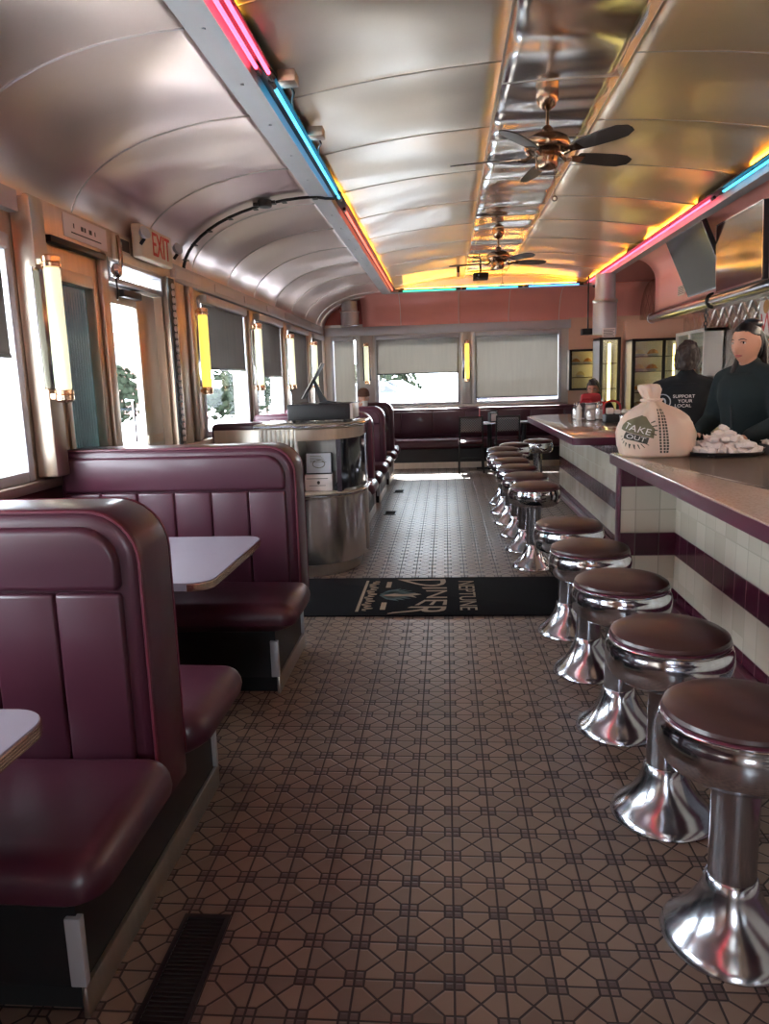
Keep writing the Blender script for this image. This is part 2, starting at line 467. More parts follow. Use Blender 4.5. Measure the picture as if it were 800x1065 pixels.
SILL, WT = 1.05, 2.25
left_win = [(.3, 1.8), (2.02, 3.62), (6.42, 7.95), (8.27, 9.68), (10.02, 11.45), (11.86, 12.92)]
holes = [(a, b, SILL, WT) for a, b in left_win] + [(4.02, 4.52, .9, 2.16), (4.70, 5.60, 0, 2.32)]
mb = MB(); wall_x(mb, XL - .16, XL, YF, YB, SILL - .04, 2.5, [h if h[2] >= SILL - .04 else (h[0], h[1], SILL - .04, h[3]) for h in holes])
struct('wall_left', mb, M['steel_warm'], 'left window wall clad in warm brushed steel', 'wall')
mb = MB(); wall_x(mb, XL - .16, XL - .02, YF, YB, 0, SILL - .04, [(4.70, 5.60, 0, SILL - .04), (4.02, 4.52, .9, SILL - .04)])
struct('wall_left_lower', mb, M['wain'], 'burgundy lower wall under the left windows', 'wall')
back_win = [(-2.0, -1.5), (-1.22, .27), (.5, 2.0)]
mb = MB(); wall_y(mb, YB, YB + .16, XL - .2, 2.12, 1.0, 2.48, [(a, b, 1.05, 2.27) for a, b in back_win])
struct('wall_back', mb, M['steel'], 'back wall of brushed steel around three windows', 'wall')
mb = MB(); mb.box((XL - .2, YB, 0), (XR + .2, YB + .16, 1.0)); struct('wall_back_lower', mb, M['wain'], 'burgundy lower back wall behind the banquette', 'wall')
mb = MB(); mb.box((2.12, YB - .004, 1.0), (XR + .2, YB + .16, 2.48)); struct('wall_back_right', mb, M['tan'], 'tan panelled wall right of the back windows', 'wall')
mb = MB(); mb.box((XL - .2, YB + .002, 2.48), (XR + .2, YB + .16, 3.3)); struct('wall_back_upper', mb, M['pink_dark'], 'dark red end wall above the back windows', 'wall')
mb = MB(); mb.box((XR, YF, 0), (XR + .16, YB + .1, 3.3)); struct('wall_right', mb, M['quilt'], 'quilted stainless wall behind the counter', 'wall')
mb = MB(); wall_y(mb, YF - .16, YF, XL - .2, XR + .2, 0, 3.3, [(-.4, .5, 1.0, 2.2)])
struct('wall_front', mb, M['steel_warm'], 'front wall behind the photographer', 'wall')
mb = MB(); mb.box((2.52, 10.9, 0), (XR, 11.05, 2.22)); struct('wall_kitchen', mb, M['tan'], 'tan partition holding the pie case', 'wall')

# ceilings: left vault, centre vault, fan strip, right soffit, back cove band
def shell(name, prof, y0, y1, mat_, label, axis='y', thick=.03, sub=24):
    mb = MB(); n = len(prof) - 1
    ny = max(1, int((y1 - y0) / .25))
    mb.grid(lambda u, v: (prof[round(u * n)][0], y0 + (y1 - y0) * v, prof[round(u * n)][1]) if axis == 'y' else (y0 + (y1 - y0) * v, prof[round(u * n)][0], prof[round(u * n)][1]), n, ny)
    o = struct(name, mb, mat_, label, 'ceiling')
    s = o.modifiers.new('thick', 'SOLIDIFY'); s.thickness = thick; s.offset = 1 if thick > 0 else -1
    return o
def vault_left(t):  # 0 at wall, 1 at cove
    a = t * PI / 2
    return (-1.0 - 1.1 * math.cos(a), 2.42 + .52 * math.sin(a))
lp = [vault_left(i / 24) for i in range(25)]
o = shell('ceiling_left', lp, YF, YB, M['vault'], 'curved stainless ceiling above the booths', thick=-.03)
CX, CW = .70, 1.56
def vault_mid(x): return 3.135 - .135 * abs((x - CX) / CW) ** 2.2
xa, xb = -.885, 2.345
mp = lambda p, q, n: [(p + (q - p) * i / n, vault_mid(p + (q - p) * i / n)) for i in range(n + 1)]
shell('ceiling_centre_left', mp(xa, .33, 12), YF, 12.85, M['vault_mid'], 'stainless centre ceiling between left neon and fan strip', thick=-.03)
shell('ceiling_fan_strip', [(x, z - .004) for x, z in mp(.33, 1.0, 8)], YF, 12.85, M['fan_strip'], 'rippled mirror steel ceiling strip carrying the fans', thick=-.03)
shell('ceiling_centre_right', mp(1.0, xb, 12), YF, 12.85, M['vault_reflection_tint'], 'stainless centre ceiling between fan strip and right neon', thick=-.03)
sp = [(2.40, 2.945)] + [(2.42 + .30 * math.sin(i / 10 * PI / 2), 2.64 + .30 * math.cos(i / 10 * PI / 2)) for i in range(11)] + [(2.72, 2.24)]
shell('ceiling_right_soffit', sp, YF, 10.2, M['pink'], 'pink curved soffit above the counter kitchen', thick=-.03)
mb = MB(); mb.box((2.72, YF, 2.24), (XR, 10.2, 2.28)); struct('ceiling_hood', mb, M['steel'], 'flat steel underside of the kitchen soffit', 'ceiling')
mb = MB(); mb.prism([(2.73, 2.27)] + [(p[0], p[1]) for p in sp[::-1]] + [(2.40, 3.2), (XR, 3.2), (XR, 2.27)], 1, 10.18, 10.21); struct('trim_1', mb, M['pink'], 'pink end panel of the kitchen soffit', 'trim')
mb = MB(); mb.box((2.36, 10.15, 2.95), (XR + .1, YB, 3.0)); struct('ceiling_recess', mb, M['pink_dark'], 'dark red ceiling of the back right recess', 'ceiling')
def cove_end(t):
    a = t * PI / 2
    return (13.3 - .6 + .6 * math.cos(a) + .0, 2.40 + .54 * math.sin(a))
ep = [cove_end(i / 20) for i in range(21)]
o = shell('ceiling_end_cove', ep, -1.42, XR, M['pink'], 'pink curved band above the back windows', axis='x', thick=.03)
# roof over everything keeps daylight to the windows
mb = MB(); mb.box((XL - .3, YF - .3, 3.3), (XR + .3, YB + .3, 3.4)); mb.box((XL - .3, YF - .3, 2.5), (XL - .12, YB + .3, 3.3)); struct('roof', mb, M['steel'], 'flat roof above the vaulted ceiling', 'roof')

# ceiling seams (raised beads) every metre, long seams beside the fan strip
k = 0
seam_ys = [3.26 + 1.03 * i for i in range(-6, 10)]
mb1, mb2 = MB(), MB()
for y in seam_ys:
    mb1.tube([(x, y, z - .002) for x, z in lp[::2]], .0055, 6)
    for seg in (mp(xa, .33, 6), mp(1.0, xb, 6)): mb2.tube([(x, y, z - .002) for x, z in seg], .004, 6)
    mb2.tube([(x, y + .3, z - .005) for x, z in mp(.33, 1.0, 4)], .004, 6)
M['seam'] = pm('seam_bead_steel', (.74, .70, .66, 1), .28, 1.0, var=.05)
struct('trim_2', mb1, M['seam'], 'curved seam beads on the left vault', 'trim')
for x in (.33, 1.0): mb2.box((x - .008, YF, vault_mid(x) - .012), (x + .004, 12.8, vault_mid(x) + .002))
struct('trim_3', mb2, M['seam'], 'seam beads on the centre vault', 'trim')
mb = MB()
for x in (-.75, .25, 1.1, 1.95): mb.tube([(x, y, z) for y, z in [(p[0] - .004, p[1] - .004) for p in ep[::2]]], .005, 6)
struct('trim_4', mb, M['seam'], 'seam beads on the pink end band', 'trim')
mb = MB(); mb.tube([(p[0], 12.93, p[1] - .006) for p in lp], .014, 6); struct('trim_5', mb, M['seam'], 'arched bead where the left vault ends', 'trim')

# cove ledges that carry the neon
mb = MB(); mb.prism([(-1.02, 2.915), (-.875, 2.915), (-.865, 2.955), (-.875, 2.955), (-.885, 2.925), (-1.02, 2.935)], 1, YF, 12.75)
for i in range(26): mb.cyl((-.945, -2 + .58 * i, 2.910), (-.945, -2 + .58 * i, 2.916), .008, n=8)
struct('trim_6', mb, M['alu'], 'pale metal ledge under the left neon', 'trim')
mb = MB(); mb.prism([(2.345, 2.955), (2.335, 2.955), (2.345, 2.90), (2.45, 2.90), (2.45, 2.92), (2.355, 2.92)], 1, YF, 12.75)
struct('trim_7', mb, M['alu'], 'pale metal ledge under the right neon', 'trim')
mb = MB(); mb.box((-1.0, 12.66, 2.915), (2.4, 12.8, 2.93)); struct('trim_8', mb, M['alu'], 'pale metal ledge under the end neon', 'trim')
# channel back plates the tubes are mounted on
mb = MB(); mb.box((-.87, YF, 2.955), (-.79, 12.75, 2.966)); mb.box((2.25, YF, 2.955), (2.345, 12.75, 2.966)); mb.box((-.86, 12.66, 2.955), (2.33, 12.85, 2.968))
mb.box((-.90, YF, 2.93), (-.885, 12.86, 3.06)); mb.box((2.345, YF, 2.93), (2.36, 12.86, 3.06))
struct('trim_9', mb, M['dark_metal'], 'dark channel behind the neon tubes', 'trim')
mb = MB(); mb.box((-.90, 12.85, 2.93), (2.36, 12.865, 3.2)); struct('trim_18', mb, M['vault_mid'], 'stainless end plate behind the end neon', 'trim')
# headers, sill rails
mb = MB()
mb.box((XL, YF, 2.36), (XL + .05, 3.66, 2.46)); mb.box((XL, 5.75, 2.30), (XL + .05, 12.9, 2.43), .008)
for i in range(7): mb.box((XL + .05, 5.8 + i, 2.33), (XL + .056, 5.8 + i + .6, 2.40))
struct('trim_10', mb, M['alu'], 'pale header rail above the left windows', 'trim')
mb = MB(); mb.box((XL, YB - .05, 2.29), (2.15, YB, 2.43), .008); struct('trim_11', mb, M['alu'], 'pale header rail above the back windows', 'trim')
mb = MB(); mb.box((XL - .14, YF, 1.0), (XL + .05, 3.9, 1.05), .01); mb.box((XL - .14, 5.8, 1.0), (XL + .05, YB, 1.05), .01); struct('trim_12', mb, M['steel_warm'], 'steel sill under the left windows', 'trim')
mb = MB(); mb.box((XL, YB - .05, 1.0), (2.1, YB + .1, 1.045), .01); struct('trim_13', mb, M['steel'], 'steel sill under the back windows', 'trim')
# wall posts on the left
mb = MB()
mb.box((XL, 3.66, 1.06), (XL + .11, 3.79, 2.44), .012); mb.box((XL, 4.56, 0), (XL + .03, 4.66, 2.34), .01)
mb.box((XL, 5.62, 0), (XL + .06, 5.76, 2.32), .008); mb.box((XL, 5.82, 1.05), (XL + .04, 6.0, 2.3), .008); mb.box((XL, 6.06, 1.05), (XL + .07, 6.16, 2.3), .02)
for a, b in ((8.0, 8.22), (9.73, 9.97), (11.5, 11.8)): mb.box((XL, a + .03, 1.06), (XL + .035, b - .03, 2.28), .008)
struct('trim_14', mb, M['steel_warm'], 'upright steel posts between the left windows', 'trim')
mb = MB()
for a, b in ((-1.47, -1.25), (.3, .47)): mb.box((a, YB - .035, 1.06), (b, YB, 2.28), .008)
struct('trim_15', mb, M['steel'], 'upright steel posts between the back windows', 'trim')

# windows: pale frame > glass
def window(n, rect, axis, label, pl):
    a, b, z0, z1 = rect; w = .055
    mb = MB()
    for (p, q, r, s) in ((a, a + w, z0, z1), (b - w, b, z0, z1), (a + w, b - w, z0, z0 + w), (a + w, b - w, z1 - w, z1)):
        if axis == 'x': mb.box((pl - .13, p, r), (pl + .012, q, s), .006)
        else: mb.box((p, pl - .012, r), (q, pl + .13, s), .006)
    o = struct('window_%d' % n, mb, M['alu'], label, 'window')
    g = MB()
    if axis == 'x': g.box((pl - .10, a + w, z0 + w), (pl - .094, b - w, z1 - w))
    else: g.box((a + w, pl + .094, z0 + w), (b - w, pl + .10, z1 - w))
    struct('glass', g, M['glass'], '', '', o)
names = ['window left of the photographer', 'near left window beside the first booths',
         'first left window past the door', 'second left window past the door', 'third left window past the door', 'last left window by the back corner']
n = 1
for (a, b), nm in zip(left_win, names): window(n, (a, b, SILL, WT), 'x', nm, XL); n += 1
for (a, b), nm in zip(back_win, ['narrow back window in the left corner', 'middle back window with half lowered shade', 'right back window with lowered shade']):
    window(n, (a, b, 1.05, 2.27), 'y', nm, YB); n += 1
for (a, b, c, d) in [(-.4, .5, 1.0, 2.2)]:
    window(n, (a, b, c, d), 'y', 'front window behind the photographer', YF - .16); n += 1

# entrance: reeded glass side light, door leaf with glass, transom
mb = MB()
for (p, q, r, s) in ((4.02, 4.07, .9, 2.16), (4.47, 4.52, .9, 2.16), (4.07, 4.47, .9, .96), (4.07, 4.47, 2.09, 2.16)): mb.box((XL - .08, p, r), (XL + .015, q, s), .006)
o = struct('window_12', mb, M['steel_warm'], 'reeded glass side light before the entrance door', 'window')
g = MB()
for i in range(13):
    y = 4.07 + .40 * (i + .5) / 13
    g.prism([(XL - .05 + .013 * math.cos(t), y + .0152 * math.sin(t)) for t in [k * PI / 6 for k in range(12)]], 2, .96, 2.09)
struct('reeded_glass', g, M['reeded'], '', '', o)
mb = MB(); DX = XL - .055
for (p, q, r, s) in ((4.71, 4.77, .02, 2.16), (5.26, 5.59, .02, 2.16), (4.77, 5.26, .02, .95), (4.77, 5.26, 2.05, 2.16)): mb.box((DX - .045, p, r), (DX, q, s), .006)
o = struct('door_1', mb, M['steel'], 'steel entrance door with a tall glass pane', 'door')
g = MB(); g.box((DX - .026, 4.77, .95), (DX - .020, 5.26, 2.05)); struct('glass', g, M['glass'], '', '', o)
g = MB(); g.tube([(DX, 4.93, 1.42), (DX + .05, 4.94, 1.42), (DX + .05, 4.94, 1.14), (DX, 4.93, 1.14)], .011, 8); struct('pull_handle', g, M['chrome_worn'], '', '', o)
g = MB(); g.box((DX, 5.27, 1.10), (DX + .004, 5.55, 1.16)); g.box((DX, 5.29, 1.165), (DX + .003, 5.4, 1.172)); struct('push_plate', g, M['steel_warm'], '', '', o)
g = MB(); g.box((DX, 4.95, 2.10), (DX + .05, 5.25, 2.15), .008); g.tube([(DX + .03, 5.1, 2.15), (DX + .06, 5.3, 2.19), (DX + .02, 5.5, 2.20)], .010, 6); struct('door_closer', g, M['dark_metal'], '', '', o)
mb = MB()
for (p, q, r, s) in ((4.70, 5.60, 2.165, 2.20), (4.70, 5.60, 2.29, 2.32), (4.70, 4.73, 2.20, 2.29), (5.57, 5.60, 2.20, 2.29)): mb.box((XL - .12, p, r), (XL + .02, q, s), .005)
o = struct('window_13', mb, M['alu'], 'narrow transom pane over the entrance door', 'window')
g = MB(); g.box((XL - .07, 4.73, 2.20), (XL - .064, 5.57, 2.29)); struct('glass', g, M['glass'], '', '', o)
mb = MB(); mb.box((XL, 3.79, 2.31), (XL + .03, 5.75, 2.48), .006); struct('trim_16', mb, M['steel_warm'], 'header plate over the entrance', 'trim')
mb = MB(); mb.box((XL, 3.95, 2.275), (XL + .05, 4.60, 2.31), .004); struct('trim_17', mb, M['dark_metal'], 'dark rail above the reeded glass', 'trim')

# roller shades (hang in front of the windows)
def shade(name, axis, a, b, z0, z1, pl, label):
    mb = MB()
    if axis == 'x': mb.box((pl + .020, a, z0), (pl + .0225, b, z1))
    else: mb.box((a, pl - .0225, z0), (b, pl - .020, z1))
    t = thing(name, label, 'blind', ((pl + .02, (a + b) / 2, z1) if axis == 'x' else ((a + b) / 2, pl - .02, z1)), 0, 'window shades')
    mb.build('fabric', M['shade_dark' if axis == 'x' else 'shade'], t)
    m2 = MB(); m3 = MB()
    if axis == 'x':
        m2.box((pl + .013, a, z0 - .02), (pl + .030, b, z0), .004); m3.box((pl - .002, a, z1), (pl + .075, b, z1 + .075), .012)
    else:
        m2.box((a, pl - .030, z0 - .02), (b, pl - .013, z0), .004); m3.box((a, pl - .075, z1), (b, pl + .002, z1 + .075), .012)
    m2.build('hem_bar', M['dark_metal'], t); m3.build('head_box', M['alu'], t)
shade('roller_shade', 'x', .34, 1.70, 1.72, 2.16, XL, 'added unseen dark shade cutting daylight at the window left of the photographer')  # out of view, added to cut daylight on the near floor
shade('roller_shade', 'x', 2.05, 3.50, 1.68, 2.16, XL, 'half lowered dark shade on the near left window')
shade('roller_shade', 'x', 6.47, 7.80, 1.66, 2.20, XL, 'half lowered shade on the first window past the door')
shade('roller_shade', 'x', 8.32, 9.55, 1.60, 2.20, XL, 'half lowered shade on the second window past the door')
shade('roller_shade', 'x', 10.07, 11.35, 1.16, 2.20, XL, 'fully lowered shade on the third window past the door')
shade('roller_shade', 'x', 11.90, 12.84, 1.16, 2.20, XL, 'fully lowered shade on the last left window')
shade('roller_shade', 'y', -1.94, -1.58, 1.13, 2.20, YB, 'lowered shade on the narrow corner window at the back')
shade('roller_shade', 'y', -1.19, .24, 1.62, 2.20, YB, 'half lowered shade on the middle back window')
shade('roller_shade', 'y', .53, 1.94, 1.17, 2.20, YB, 'almost fully lowered shade on the right back window')
# ------------------------------------------------------------------ neon
def neon(name, p0, p1, m, label, r=.0095, off=None):
    t = thing(name, label, 'neon light', p0, 0, 'neon tubes')
    mb = MB(); mb.tube([p0, p1], r, 10); mb.build('tube', m, t)
    d = Vector(p1) - Vector(p0); L = d.length; d.normalize()
    for a, b in ((Vector(p0) - d * .02, Vector(p0) + d * .05), (Vector(p1) - d * .05, Vector(p1) + d * .02)):
        mb = MB(); mb.tube([a, b], r * 1.5, 8); mb.build('electrode', M['dark_metal'], t)
    for i in range(1, max(2, int(L / .6))):
        q = Vector(p0) + d * (L * i / max(2, int(L / .6)))
        mb = MB(); mb.box((q.x - .007, q.y - .007, q.z), (q.x + .007, q.y + .007, q.z + .022)); mb.build('clip', M['dark_metal'], t)
LX, RX, NZ = -.825, 2.285, 2.935
neon('neon_tube', (LX - .018, -3.4, NZ), (LX - .018, 3.72, NZ), M['neon_pink'], 'outer pink neon tube along the left cove, nearest the camera')
neon('neon_tube', (LX + .022, -3.4, NZ + .004), (LX + .022, 3.80, NZ + .004), M['neon_pink'], 'inner pink neon tube along the left cove, nearest the camera')
neon('neon_tube', (LX + .012, 3.86, NZ), (LX + .012, 6.25, NZ), M['neon_cyan'], 'cyan neon tube in the middle of the left cove')
neon('neon_tube', (LX, 6.6, NZ), (LX, 12.5, NZ), M['neon_red'], 'dim red neon tube along the far left cove')
neon('neon_tube', (RX, -3.4, NZ), (RX, 6.68, NZ), M['neon_cyan'], 'cyan neon tube along the near right cove')
neon('neon_tube', (RX, 6.86, NZ), (RX, 12.55, NZ), M['neon_pink'], 'red pink neon tube along the far right cove')
neon('neon_tube', (-.72, 12.645, NZ), (.25, 12.645, NZ), M['neon_green'], 'green neon tube at the left of the end cove')
neon('neon_tube', (.32, 12.645, NZ), (1.25, 12.645, NZ), M['neon_cyan'], 'cyan neon tube in the middle of the end cove')
neon('neon_tube', (1.32, 12.645, NZ), (2.22, 12.645, NZ), M['neon_blue'], 'blue neon tube at the right of the end cove')
neon('neon_tube', (-.845, -3.2, 2.980), (-.845, 3.4, 2.980), M['neon_amber'], 'amber neon tube inside the left cove, nearest the camera', .007)
neon('neon_tube', (-.845, 5.9, 2.980), (-.845, 12.5, 2.980), M['neon_amber'], 'amber neon tube inside the far left cove', .007)
neon('neon_tube', (2.315, -3.2, 2.980), (2.315, 6.2, 2.980), M['neon_amber'], 'amber neon tube inside the near right cove', .007)
neon('neon_tube', (2.315, 7.3, 2.980), (2.315, 9.2, 2.980), M['neon_amber'], 'short amber neon tube inside the middle right cove', .007)
neon('neon_tube', (2.315, 10.0, 2.980), (2.315, 12.5, 2.980), M['neon_amber'], 'amber neon tube inside the far right cove', .007)
neon('neon_tube', (-.7, 12.80, 2.985), (2.2, 12.80, 2.985), M['neon_amber'], 'amber neon tube inside the end cove', .007)
for y, lab in ((3.92, 'small tan transformer box above the left neon, nearer one'), (4.75, 'small tan transformer box above the left neon, farther one')):
    t = thing('neon_transformer', lab, 'transformer', (-.76, y, 2.93), 0, 'neon transformers')
    mb = MB(); mb.box((-.79, y - .05, 2.945), (-.70, y + .05, 3.0), .006); mb.build('housing', M['steel_warm'], t)
    mb = MB(); mb.tube([(-.745, y + .05, 2.97), (-.74, y + .12, 2.95), (-.77, y + .22, 2.955), (-.79, y + .34, 2.95)], .006, 6); mb.build('cable', M['black'], t)

# ------------------------------------------------------------------ ceiling fans
def fan(loc, label, first_angle, Z):
    t = thing('ceiling_fan', label, 'ceiling fan', (loc[0], loc[1], Z - .30), 0, 'ceiling fans'); x, y = loc
    mb = MB(); mb.lathe([(.062, 0), (.066, -.02), (.062, -.055), (.045, -.085), (.022, -.10), (.016, -.105)], (x, y, Z), 32); mb.build('canopy', M['bronze'], t)
    mb = MB(); mb.cyl((x, y, Z - .10), (x, y, Z - .22), .011, n=12); mb.lathe([(.02, -.19), (.034, -.205), (.04, -.235)], (x, y, Z), 20); mb.build('downrod', M['bronze'], t)
    zb = Z - .34
    mb = MB(); mb.lathe([(.03, .115), (.075, .105), (.118, .082), (.132, .055), (.134, .035), (.126, .018), (.128, .010), (.105, -.004), (.07, -.01)], (x, y, zb), 40); mh = mb.build('motor_housing', M['bronze'], t)
    mb = MB(); mb.lathe([(.062, -.008), (.066, -.02), (.066, -.068), (.058, -.085), (.02, -.094), (.004, -.094)], (x, y, zb), 32); mb.build('switch_housing', M['bronze'], t)
    for k in range(5):
        a = math.radians(first_angle + 72 * k); R = Matrix.Translation((x, y, zb)) @ Matrix.Rotation(a, 4, 'Z')
        mb = MB(); mb.tube([(.09, 0, -.005), (.13, 0, -.028), (.17, 0, -.022)], [.010, .013, .009], 8, M=R)
        mb.prism([(.15, -.022), (.24, -.036), (.245, .036), (.15, .022)], 2, -.020, -.015, M=R @ Matrix.Rotation(math.radians(-14), 4, 'X')); mb.build('blade_iron', M['bronze'], t)
        mb = MB(); P = [(.20, -.045), (.30, -.058), (.44, -.065), (.52, -.060), (.575, -.030), (.582, 0), (.575, .030), (.52, .060), (.44, .065), (.30, .058), (.20, .045), (.19, 0)]
        mb.prism(P, 2, -.0145, -.0075, .002, 1, M=R @ Matrix.Rotation(math.radians(-14), 4, 'X')); mb.build('blade', M['blade'], t)
    mb = MB(); mb.cyl((x + .045, y - .01, zb - .085), (x + .045, y - .01, zb - .24), .0022, n=6); ch = mb.build('pull_chain', M['bronze'], t)
    mb = MB(); mb.tube([(x + .045 + .014 * math.cos(i * PI / 6), y - .01, zb - .256 + .014 * math.sin(i * PI / 6)) for i in range(12)], .004, 6, closed=True); mb.build('pendant', M['bronze'], ch)
    return t
fan((.62, 4.76), 'nearer bronze ceiling fan with five dark blades', 24, vault_mid(.62) - .004)
fan((.62, 8.85), 'farther bronze ceiling fan with five dark blades', 18, vault_mid(.62) - .004)
t = thing('ceiling_projector', 'small black box hanging from the ceiling near the far fan', 'projector', (.55, 11.6, 3.0))
mb = MB(); mb.box((.44, 11.5, 2.935), (.66, 11.7, 3.03), .008); mb.build('body', M['black'], t)
mb = MB(); mb.cyl((.55, 11.6, 3.03), (.55, 11.6, 3.135), .014, n=10); mb.build('bracket', M['dark_metal'], t)
mb = MB(); mb.cyl((.50, 11.5, 2.98), (.50, 11.488, 2.98), .025, n=14); mb.build('lens', M['screen'], t)
t = thing('ceiling_sensor', 'small brown bulb fixture hanging left of the black ceiling box', 'sensor', (.22, 11.5, 3.0))
mb = MB(); mb.cyl((.22, 11.5, 3.03), (.22, 11.5, 3.132), .022, n=12); mb.build('socket', M['dark_metal'], t)
mb = MB(); mb.ell((.22, 11.5, 3.01), (.03, .03, .04)); mb.build('bulb', M['steel_warm'], t)
def dome(loc, label):
    t = thing('dome_camera', label, 'security camera', loc, 0)
    mb = MB(); mb.lathe([(.05, .0), (.052, -.02), (.048, -.03)], loc, 24); mb.build('mount', M['white_plastic'], t)
    mb = MB(); mb.lathe([(.043, -.03), (.040, -.05), (.028, -.068), (.006, -.076)], loc, 24); mb.build('dome', M['screen'], t)
dome((2.36, 12.3, 2.90), 'small white dome camera at the right end of the neon')

# ------------------------------------------------------------------ wall sconces
def sconce(p, axis, label, m):
    """vertical glowing tube with metal caps on a mirrored back plate"""
    x, y, z = p
    t = thing('wall_sconce', label, 'wall lamp', p, 0, 'tube wall lamps')
    ax = (lambda a, b, c: (x + a, y + b, z + c)) if axis == 'x' else (lambda a, b, c: (x + b, y - a, z + c))
    h = .295
    mb = MB(); mb.lathe([(.036, -h), (.040, -h + .01), (.040, h - .01), (.036, h)], ax(.065, 0, 0), 20); tb = mb.build('lamp_tube', m, t)
    mb = MB()
    q0, q1 = ax(0, -.075, -h), ax(.008, .06, h); lo = [min(a, b) for a, b in zip(q0, q1)]; hi = [max(a, b) for a, b in zip(q0, q1)]
    mb.box(lo, hi, .003); mb.build('back_plate', M['mirror_dark'], t)
    for s in (-1, 1):
        mb = MB(); mb.lathe([(.034, 0), (.046, .004), (.047, .022), (.041, .026), (.047, .030), (.047, .052), (.036, .062), (.012, .066)], (0, 0, 0), 24, M=Matrix.Translation(ax(.065, 0, s * h)) @ Matrix.Diagonal((1, 1, s, 1)))
        c0, c1 = ax(0, -.015, s * (h + .02)), ax(.05, .015, s * (h + .045)); mb.box([min(a, b) for a, b in zip(c0, c1)], [max(a, b) for a, b in zip(c0, c1)])
        mb.build('end_cap', M['bronze_bright'], t)
M['bronze_bright'] = pm('polished_copper', (.80, .55, .36, 1), .2, 1.0, var=.12, scale=9)
sconce((XL + .112, 3.68, 1.80), 'x', 'large pale tube lamp on the left post nearest the camera', M['tube_white'])
sconce((XL + .015, 6.30, 1.79), 'x', 'bright yellow tube lamp just past the entrance door', M['tube_yellow'])
sconce((XL + .036, 8.10, 1.79), 'x', 'pale yellow tube lamp between first and second far left windows', M['tube_yellow2'] if 'tube_yellow2' in M else M['tube_white'])
sconce((XL + .036, 9.85, 1.78), 'x', 'white tube lamp between second and third far left windows', M['tube_white'])
sconce((XL + .036, 11.65, 1.77), 'x', 'white tube lamp on the left wall nearest the back corner', M['tube_white'])
sconce((-1.36, YB - .036, 1.80), 'y', 'pale tube lamp on the back wall left of the middle window', M['tube_white'])
sconce((.385, YB - .036, 1.79), 'y', 'yellow tube lamp on the back wall between two windows', M['tube_yellow'])

# ------------------------------------------------------------------ booths
XA = -.78   # aisle end of the seat backs
def bench(y, near, far, label, group, metal_back=False, top=1.18, xw=-2.07, XA=-.785):
    t = thing('booth_bench', label, 'booth bench', (-1.4, y, 0), 0, group)
    th = .12
    mb = MB(); P = rrect(xw, .30, XA, top, .15, 8, (0, 0, 1, .35))
    mb.prism(P, 1, y - th, y + th, .035, 3); mb.build('backrest', M['vinyl'], t)
    mp_ = MB()
    for s, on in ((-1, near), (1, far)):
        if not on: continue
        yf = y + s * th; out = lambda d: yf + s * d
        # upper roll and lower channels
        mb = MB(); P = rrect(xw + .03, .955, XA - .055, top - .045, .11, 8, (.2, .2, 1, .4)); a, b = sorted((out(-.03), out(.022))); mb.prism(P, 1, a, b, .018, 3); mb.build('head_roll', M['vinyl'], t)
        mb = MB(); n = 6; w = (XA - .055 - xw - .03) / n
        for i in range(n):
            xa_ = xw + .03 + i * w
            a, b = sorted((out(-.03), out(.016))); mb.box((xa_ + .001, a, .44), (xa_ + w - .001, b, .950), .012, 3)
        mb.build('channel_panel', M['vinyl'], t)
        # seat
        y0, y1 = sorted((yf - s * .01, yf + s * .50))
        mb = MB(); mb.box((xw, y0, .30), (XA + .06, y1, .475), .075, 5)
        for v in mb.bm.verts:
            if v.co.z < .38 and v.co.x > XA - .1: v.co.x -= (.38 - v.co.z) * 1.1
            if v.co.z < .38 and s * (v.co.y - yf) > .35: v.co.y -= s * (.38 - v.co.z) * 1.0
            v.co.z += .008 * math.sin(v.co.x * 9 + v.co.y * 5)
        mb.build('seat', M['vinyl'], t)
    # piping along the outline of the back
    for s in (-1, 1):
        pts = [(p[0], y + s * (th - .012), p[1]) for p in rrect(xw + .01, .36, XA - .006, top - .006, .145, 8, (0, 0, 1, .35))[1:]]
        mp_.tube(pts, .006, 6)
    mp_.build('piping', M['vinyl_seam'], t)
    y0 = y - th - (.40 if near else 0); y1 = y + th + (.40 if far else 0)
    mb = MB(); mb.box((xw, y0, .08), (XA - .06, y1, .33)); mb.build('base', M['black'], t)
    mb = MB(); mb.box((XA - .06, y0 - .012, 0), (XA - .045, y1 + .012, .085), .004); mb.build('kick_plate', M['steel'], t)
    mb = MB(); mb.box((xw, y0 + .02, 0), (XA - .062, y1 - .02, .082)); mb.build('plinth', M['black_matte'], t)
    for yy, on in ((y0, near), (y1, far)):
        mb = MB(); mb.box((XA - .085, yy - .012, .085), (XA - .045, yy + .012, .27), .004); mb.build('corner_strip', M['alu'], t)
    if metal_back:
        mb = MB(); mb.box((xw + .03, y - th - .014, .3), (XA - .55, y - th + .01, top - .06), .006); mb.build('back_panel', M['steel'], t)
    return t
bench(2.03, 1, 1, 'near two-sided burgundy booth bench closest to the camera', 'burgundy booth benches', top=1.18, XA=-.835)
bench(3.93, 1, 0, 'second burgundy booth bench facing the camera before the mat', 'burgundy booth benches', top=1.185)
bench(6.58, 0, 1, 'booth bench with a plain steel back panel beside the register', 'burgundy booth benches', metal_back=True, top=1.17)
bench(8.05, 1, 1, 'first burgundy booth bench past the register stand', 'burgundy booth benches')
bench(9.68, 1, 1, 'second burgundy booth bench past the register stand', 'burgundy booth benches')
bench(11.3, 1, 1, 'third burgundy booth bench past the register stand', 'burgundy booth benches')

